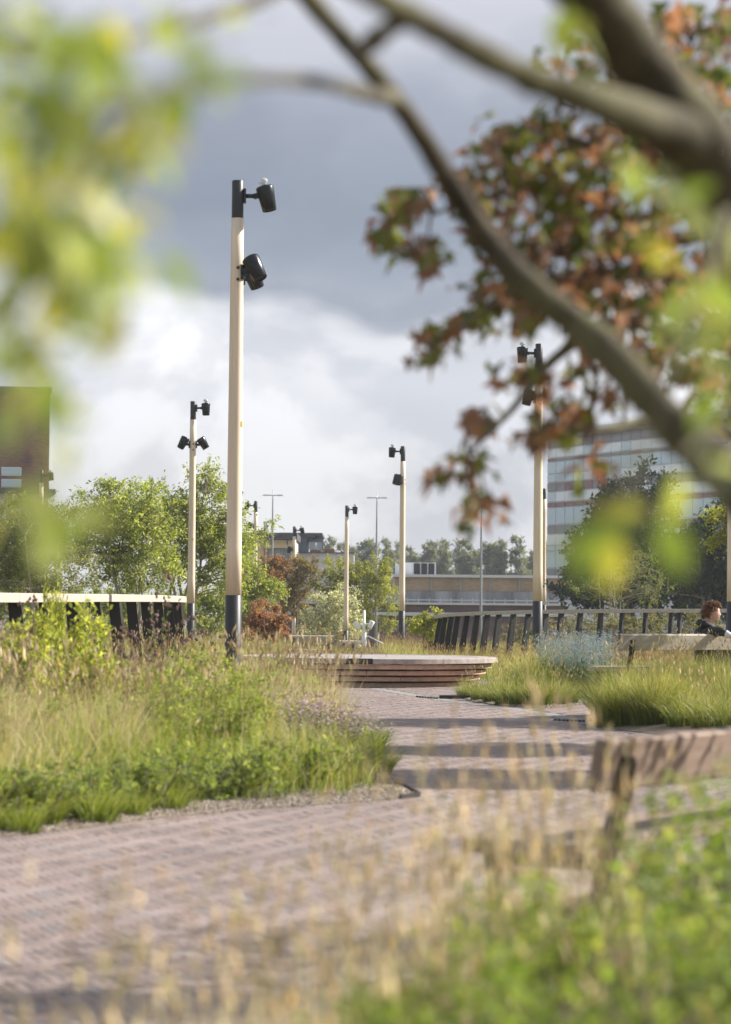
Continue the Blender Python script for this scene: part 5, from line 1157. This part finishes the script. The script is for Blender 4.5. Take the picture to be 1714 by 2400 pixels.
# trunk-like leader, upper right
mklimb('leader', [(1790, 640, 3.3), (1690, 430, 3.25), (1600, 290, 3.2), (1500, 150, 3.15), (1420, 40, 3.1), (1350, -60, 3.05), (1250, -220, 3.0)], [215, 200, 185, 165, 160, 150, 130], 'trunk', [(0, 0, -.1), (-.22, -.35, .55)])
base_r = .07
# long limb sweeping across
mklimb('long', [(1800, 1230, 3.9), (1700, 1110, 3.95), (1560, 975, 4.0), (1450, 850, 4.05), (1350, 760, 4.1), (1240, 670, 4.1), (1140, 560, 4.1), (1050, 420, 4.05), (985, 315, 4.0), (920, 225, 3.9), (850, 140, 3.8), (770, 50, 3.7), (690, -40, 3.6), (560, -160, 3.5)],
       [120, 112, 100, 88, 80, 74, 66, 58, 52, 50, 48, 50, 52, 46], 'limb', [(.05, -.1, -.1), (-.15, -.3, .6)])
# limb from the leader out to the left
mklimb('upper', [(1730, 470, 3.3), (1640, 350, 3.22), (1530, 290, 3.12), (1400, 240, 3.0), (1270, 195, 2.95), (1150, 140, 2.9), (1040, 80, 2.85), (950, 30, 2.8), (860, -20, 2.75), (740, -90, 2.7)], [80, 150, 116, 88, 72, 66, 62, 62, 58, 50])
mklimb('fork', [(960, 36, 2.81), (905, 70, 2.95), (860, 108, 3.3), (835, 125, 3.75)], [50, 46, 44, 40], 'branch')
mklimb('left', [(960, 270, 3.98), (925, 232, 3.9), (880, 225, 3.5), (800, 205, 3.1), (720, 190, 2.8), (620, 186, 2.55), (520, 190, 2.4), (430, 215, 2.3), (330, 235, 2.2), (210, 260, 2.15), (60, 330, 2.1)], [40, 44, 36, 32, 30, 30, 30, 30, 30, 30, 26], 'branch')
mklimb('drop', [(330, 235, 2.2), (260, 330, 2.15), (200, 450, 2.1), (150, 600, 2.05), (110, 760, 2.05)], [24, 22, 20, 16, 10], 'branch')
mklimb('high', [(700, -40, 3.6), (560, 20, 3.0), (420, 60, 2.5), (300, 90, 2.3), (160, 120, 2.1), (20, 110, 2.0)], [30, 28, 26, 24, 22, 18], 'branch')
mklimb('hang', [(1700, 500, 2.9), (1660, 640, 2.7), (1610, 760, 2.6), (1560, 900, 2.5), (1500, 1080, 2.45), (1440, 1200, 2.4)], [30, 26, 22, 18, 14, 9], 'branch')
mklimb('side', [(1800, 900, 2.6), (1720, 960, 2.5), (1660, 1010, 2.45), (1600, 1080, 2.4)], [26, 22, 18, 12], 'branch')
r = np.random.default_rng(81)
YL = [(0.44, 0.42, 0.08), (0.33, 0.37, 0.09), (0.25, 0.32, 0.09), (0.15, 0.21, 0.05), (0.38, 0.43, 0.24)]
lm = [leaf_piece('leaf', 0, .047, c, fg_leaf, i) for i, c in enumerate(YL)]
items = []
def cluster(u, v, d, n, su, sv, sd=.10):
    d *= .86
    for _ in range(n):
        p = W(u + r.normal(0, su), v + r.normal(0, sv), d + r.normal(0, sd)) - nb; dr = Vector((r.normal(0, .6), r.normal(0, .6), r.normal(-.45, .4)))
        items.append((p, dr, r.uniform(.75, 1.25)))
for a in [(60, 60, 2.1, 9, 60, 45), (170, 90, 2.1, 11, 50, 45), (330, 60, 2.3, 7, 60, 35), (60, 210, 2.1, 10, 55, 45), (170, 260, 2.1, 12, 60, 45), (300, 200, 2.2, 8, 45, 40), (420, 205, 2.25, 5, 35, 18), (350, 330, 2.2, 5, 28, 35),
          (50, 360, 2.05, 10, 50, 50), (170, 380, 2.1, 11, 55, 50), (270, 440, 2.15, 8, 30, 55), (60, 520, 2.05, 10, 50, 50), (160, 560, 2.1, 12, 55, 50), (260, 560, 2.15, 8, 35, 45), (240, 680, 2.15, 9, 35, 35), (70, 680, 2.1, 9, 45, 40), (150, 650, 2.1, 7, 45, 40),
          (30, 800, 2.1, 8, 35, 35), (100, 860, 2.1, 6, 30, 40), (30, 930, 2.1, 4, 40, 40), (110, 980, 2.1, 2, 35, 35), (180, 1010, 2.2, 3, 18, 25), (130, 1180, 2.3, 5, 35, 45), (60, 1130, 2.2, 2, 40, 40), (150, 1280, 2.3, 3, 20, 30), (480, 40, 2.6, 5, 50, 25),
          (1340, 50, 2.9, 4, 25, 25), (1580, 480, 2.6, 6, 30, 40), (1640, 640, 2.6, 4, 40, 30), (1590, 680, 2.6, 2, 40, 30), (1690, 780, 2.6, 4, 35, 40), (1650, 1000, 2.5, 5, 50, 50), (1540, 1180, 2.4, 3, 35, 35), (1420, 1258, 2.4, 6, 55, 10), (1520, 1110, 2.4, 2, 35, 35), (1600, 560, 2.6, 3, 40, 40), (1700, 600, 2.6, 4, 30, 50), (1480, 440, 2.7, 3, 25, 30)]:
    cluster(*a)
r.shuffle(items := list(items)) if False else None
cr = empty('crown', (0, 0, 0)); cr.parent = NT
set_leaves(cr, lm, items, r, 300, [.17, .2, .24, .21, .18])

# ------------------------------------------------------------------ bronze leaved tree on the right
RT = empty('bronze_leaved_tree', (1.85, 7.1, .02)); tag(RT, 'bronze and green leaved tree with drooping lobed leaves in front of the office tower', 'tree'); rb = Vector(RT.location)
RC = [(960, 470, 26, 40, 26), (905, 545, 14, 32, 20), (1000, 590, 18, 40, 18), (1090, 430, 20, 40, 40), (1190, 350, 26, 40, 40), (1290, 310, 30, 55, 40), (1250, 420, 30, 55, 40), (1170, 500, 24, 50, 45), (1330, 450, 34, 60, 50), (1430, 400, 30, 60, 50), (1300, 560, 34, 60, 50), (1200, 620, 26, 50, 45), (1420, 560, 34, 60, 55), (1530, 520, 26, 50, 60),
      (1130, 700, 18, 40, 40), (1060, 785, 12, 35, 22), (1000, 830, 6, 28, 12), (1240, 720, 20, 45, 35), (1350, 690, 30, 55, 45), (1460, 700, 30, 60, 50), (1580, 680, 26, 55, 50), (1400, 800, 22, 50, 35), (1520, 820, 26, 60, 45), (1620, 850, 22, 50, 50), (1230, 875, 13, 45, 22), (1125, 985, 10, 28, 22), (1075, 1085, 15, 45, 35), (1140, 1175, 11, 35, 25), (1100, 1200, 6, 20, 25),
      (1300, 1000, 12, 45, 25), (1240, 1025, 7, 30, 12), (1360, 975, 10, 35, 30), (1390, 1080, 9, 40, 30), (1600, 60, 14, 35, 40), (1660, 170, 22, 45, 50), (1590, 170, 14, 40, 40), (1690, 260, 18, 30, 40), (1330, 140, 8, 35, 40), (1390, 190, 8, 35, 35), (1650, 950, 12, 45, 60), (1650, 420, 24, 50, 60), (1550, 330, 24, 60, 50), (1690, 560, 22, 35, 60), (1680, 760, 22, 40, 60), (1690, 60, 14, 30, 40), (1560, 90, 12, 40, 40), (1480, 300, 18, 50, 40), (1600, 460, 20, 50, 50), (1700, 900, 18, 30, 50), (1560, 600, 20, 50, 50), (1700, 340, 16, 25, 50), (1470, 920, 10, 45, 35), (1340, 930, 8, 40, 30)]
wood = MB(); trunk_pts = smooth_curve([(0, 0, -.1), (-.05, .02, 1.0), (-.12, 0, 1.9), (-.2, -.05, 2.8), (-.3, -.1, 3.9)], 6); wood.tube(trunk_pts, np.linspace(.085, .035, len(trunk_pts)), 12)
main = []
for pts in ([(0, 0, 2.6), (1600, 560, 6.9), (1400, 470, 6.7), (1200, 450, 6.55), (1020, 500, 6.5)], [(0, 0, 1.9), (1650, 800, 6.8), (1450, 760, 6.6), (1300, 840, 6.5), (1200, 960, 6.5), (1100, 1060, 6.5)], [(0, 0, 3.0), (1650, 250, 6.9), (1620, 100, 6.8)], [(0, 0, 2.7), (1550, 400, 6.8), (1350, 330, 6.7), (1220, 330, 6.6)], [(0, 0, 2.2), (1560, 650, 6.75), (1300, 650, 6.55), (1120, 740, 6.5), (1010, 820, 6.5)], [(0, 0, 1.6), (1650, 1000, 6.8), (1400, 1010, 6.6), (1250, 1010, 6.55)]):
    h0 = pts[0][2]; k_ = np.argmin(np.abs(trunk_pts[:, 2] - h0)); C_ = smooth_curve([trunk_pts[k_]] + [W(*a) - rb for a in pts[1:]], 6); wood.tube(C_, np.linspace(.028, .005, len(C_)), 7); main.append(C_)
mainp = np.concatenate(main); ritems = []
for (u, v, n, su, sv) in RC:
    for _ in range(int(n * 1.75)):
        d = r.normal(6.6, .2); p = W(u + r.normal(0, su * .8), v + r.normal(0, sv * .8), d) - rb
        ritems.append((p, Vector((r.normal(-.15, .55), r.normal(-.1, .5), r.normal(-.75, .35))), r.uniform(.65, 1.15)))
    c = np.array(W(u, v, 6.6) - rb); a = mainp[np.argmin(np.linalg.norm(mainp - c, axis=1))]
    wood.tube(smooth_curve([a, (a + c) / 2 + np.array((0, 0, .05)), c], 4), np.linspace(.007, .003, 9), 5, caps=False)
wood.build('trunk', MAT['bark'], RT)
RL = [((0.42, 0.18, 0.13), (0.28, 0.20, 0.09)), ((0.36, 0.19, 0.165), (0.24, 0.19, 0.11)), ((0.21, 0.19, 0.07), (0.16, 0.19, 0.055)), ((0.14, 0.19, 0.045), (0.11, 0.16, 0.035)), ((0.34, 0.15, 0.06), (0.26, 0.16, 0.05)), ((0.21, 0.24, 0.05), (0.16, 0.22, 0.04)), ((0.20, 0.12, 0.105), (0.14, 0.12, 0.07))]
rm = [leaf_piece('leaf', 5 if (i + k_) % 2 else 3, .064, a, red_leaf, 30 + i + 50 * k_, b) for k_ in range(3) for i, (a, b) in enumerate(RL)]
cr2 = empty('crown', (0, 0, 0)); cr2.parent = RT
idx = r.permutation(len(ritems))
for _ in range(1000):   # over the bench and path
    ritems.append((Vector((r.normal(.70, .4), r.normal(1.85, .2), r.normal(2.25, .16))), Vector((r.normal(0, .5), r.normal(0, .5), r.normal(-.7, .3))), r.uniform(.8, 1.3)))
for _ in range(1100):    # the far side of the crown, towards the light
    ritems.append((Vector((r.normal(1.05, .5), r.normal(2.7, .6), r.normal(2.1, .4))), Vector((r.normal(0, .5), r.normal(0, .5), r.normal(-.7, .3))), r.uniform(.8, 1.3)))
idx = np.r_[idx, np.arange(len(idx), len(ritems))]; set_leaves(cr2, rm, [ritems[i] for i in idx], r, 300, [w_ / 3 for w_ in [.19, .18, .20, .17, .03, .10, .13]] * 3)
# ================================================================== the air between here and the far trees
hzm = bpy.data.materials.new('haze_air'); hzm.use_nodes = True; ht_ = hzm.node_tree; ht_.nodes.remove(ht_.nodes['Principled BSDF'])
pv = ht_.nodes.new('ShaderNodeVolumePrincipled'); pv.inputs['Color'].default_value = (0.86, 0.90, 0.96, 1); pv.inputs['Density'].default_value = 0.00033; pv.inputs['Anisotropy'].default_value = 0.3
ht_.links.new(pv.outputs[0], ht_.nodes['Material Output'].inputs['Volume'])
hz_ = MB().box((0, 690, 13), (1900, 1560, 32)).build('haze', hzm); hz_['kind'] = 'stuff'
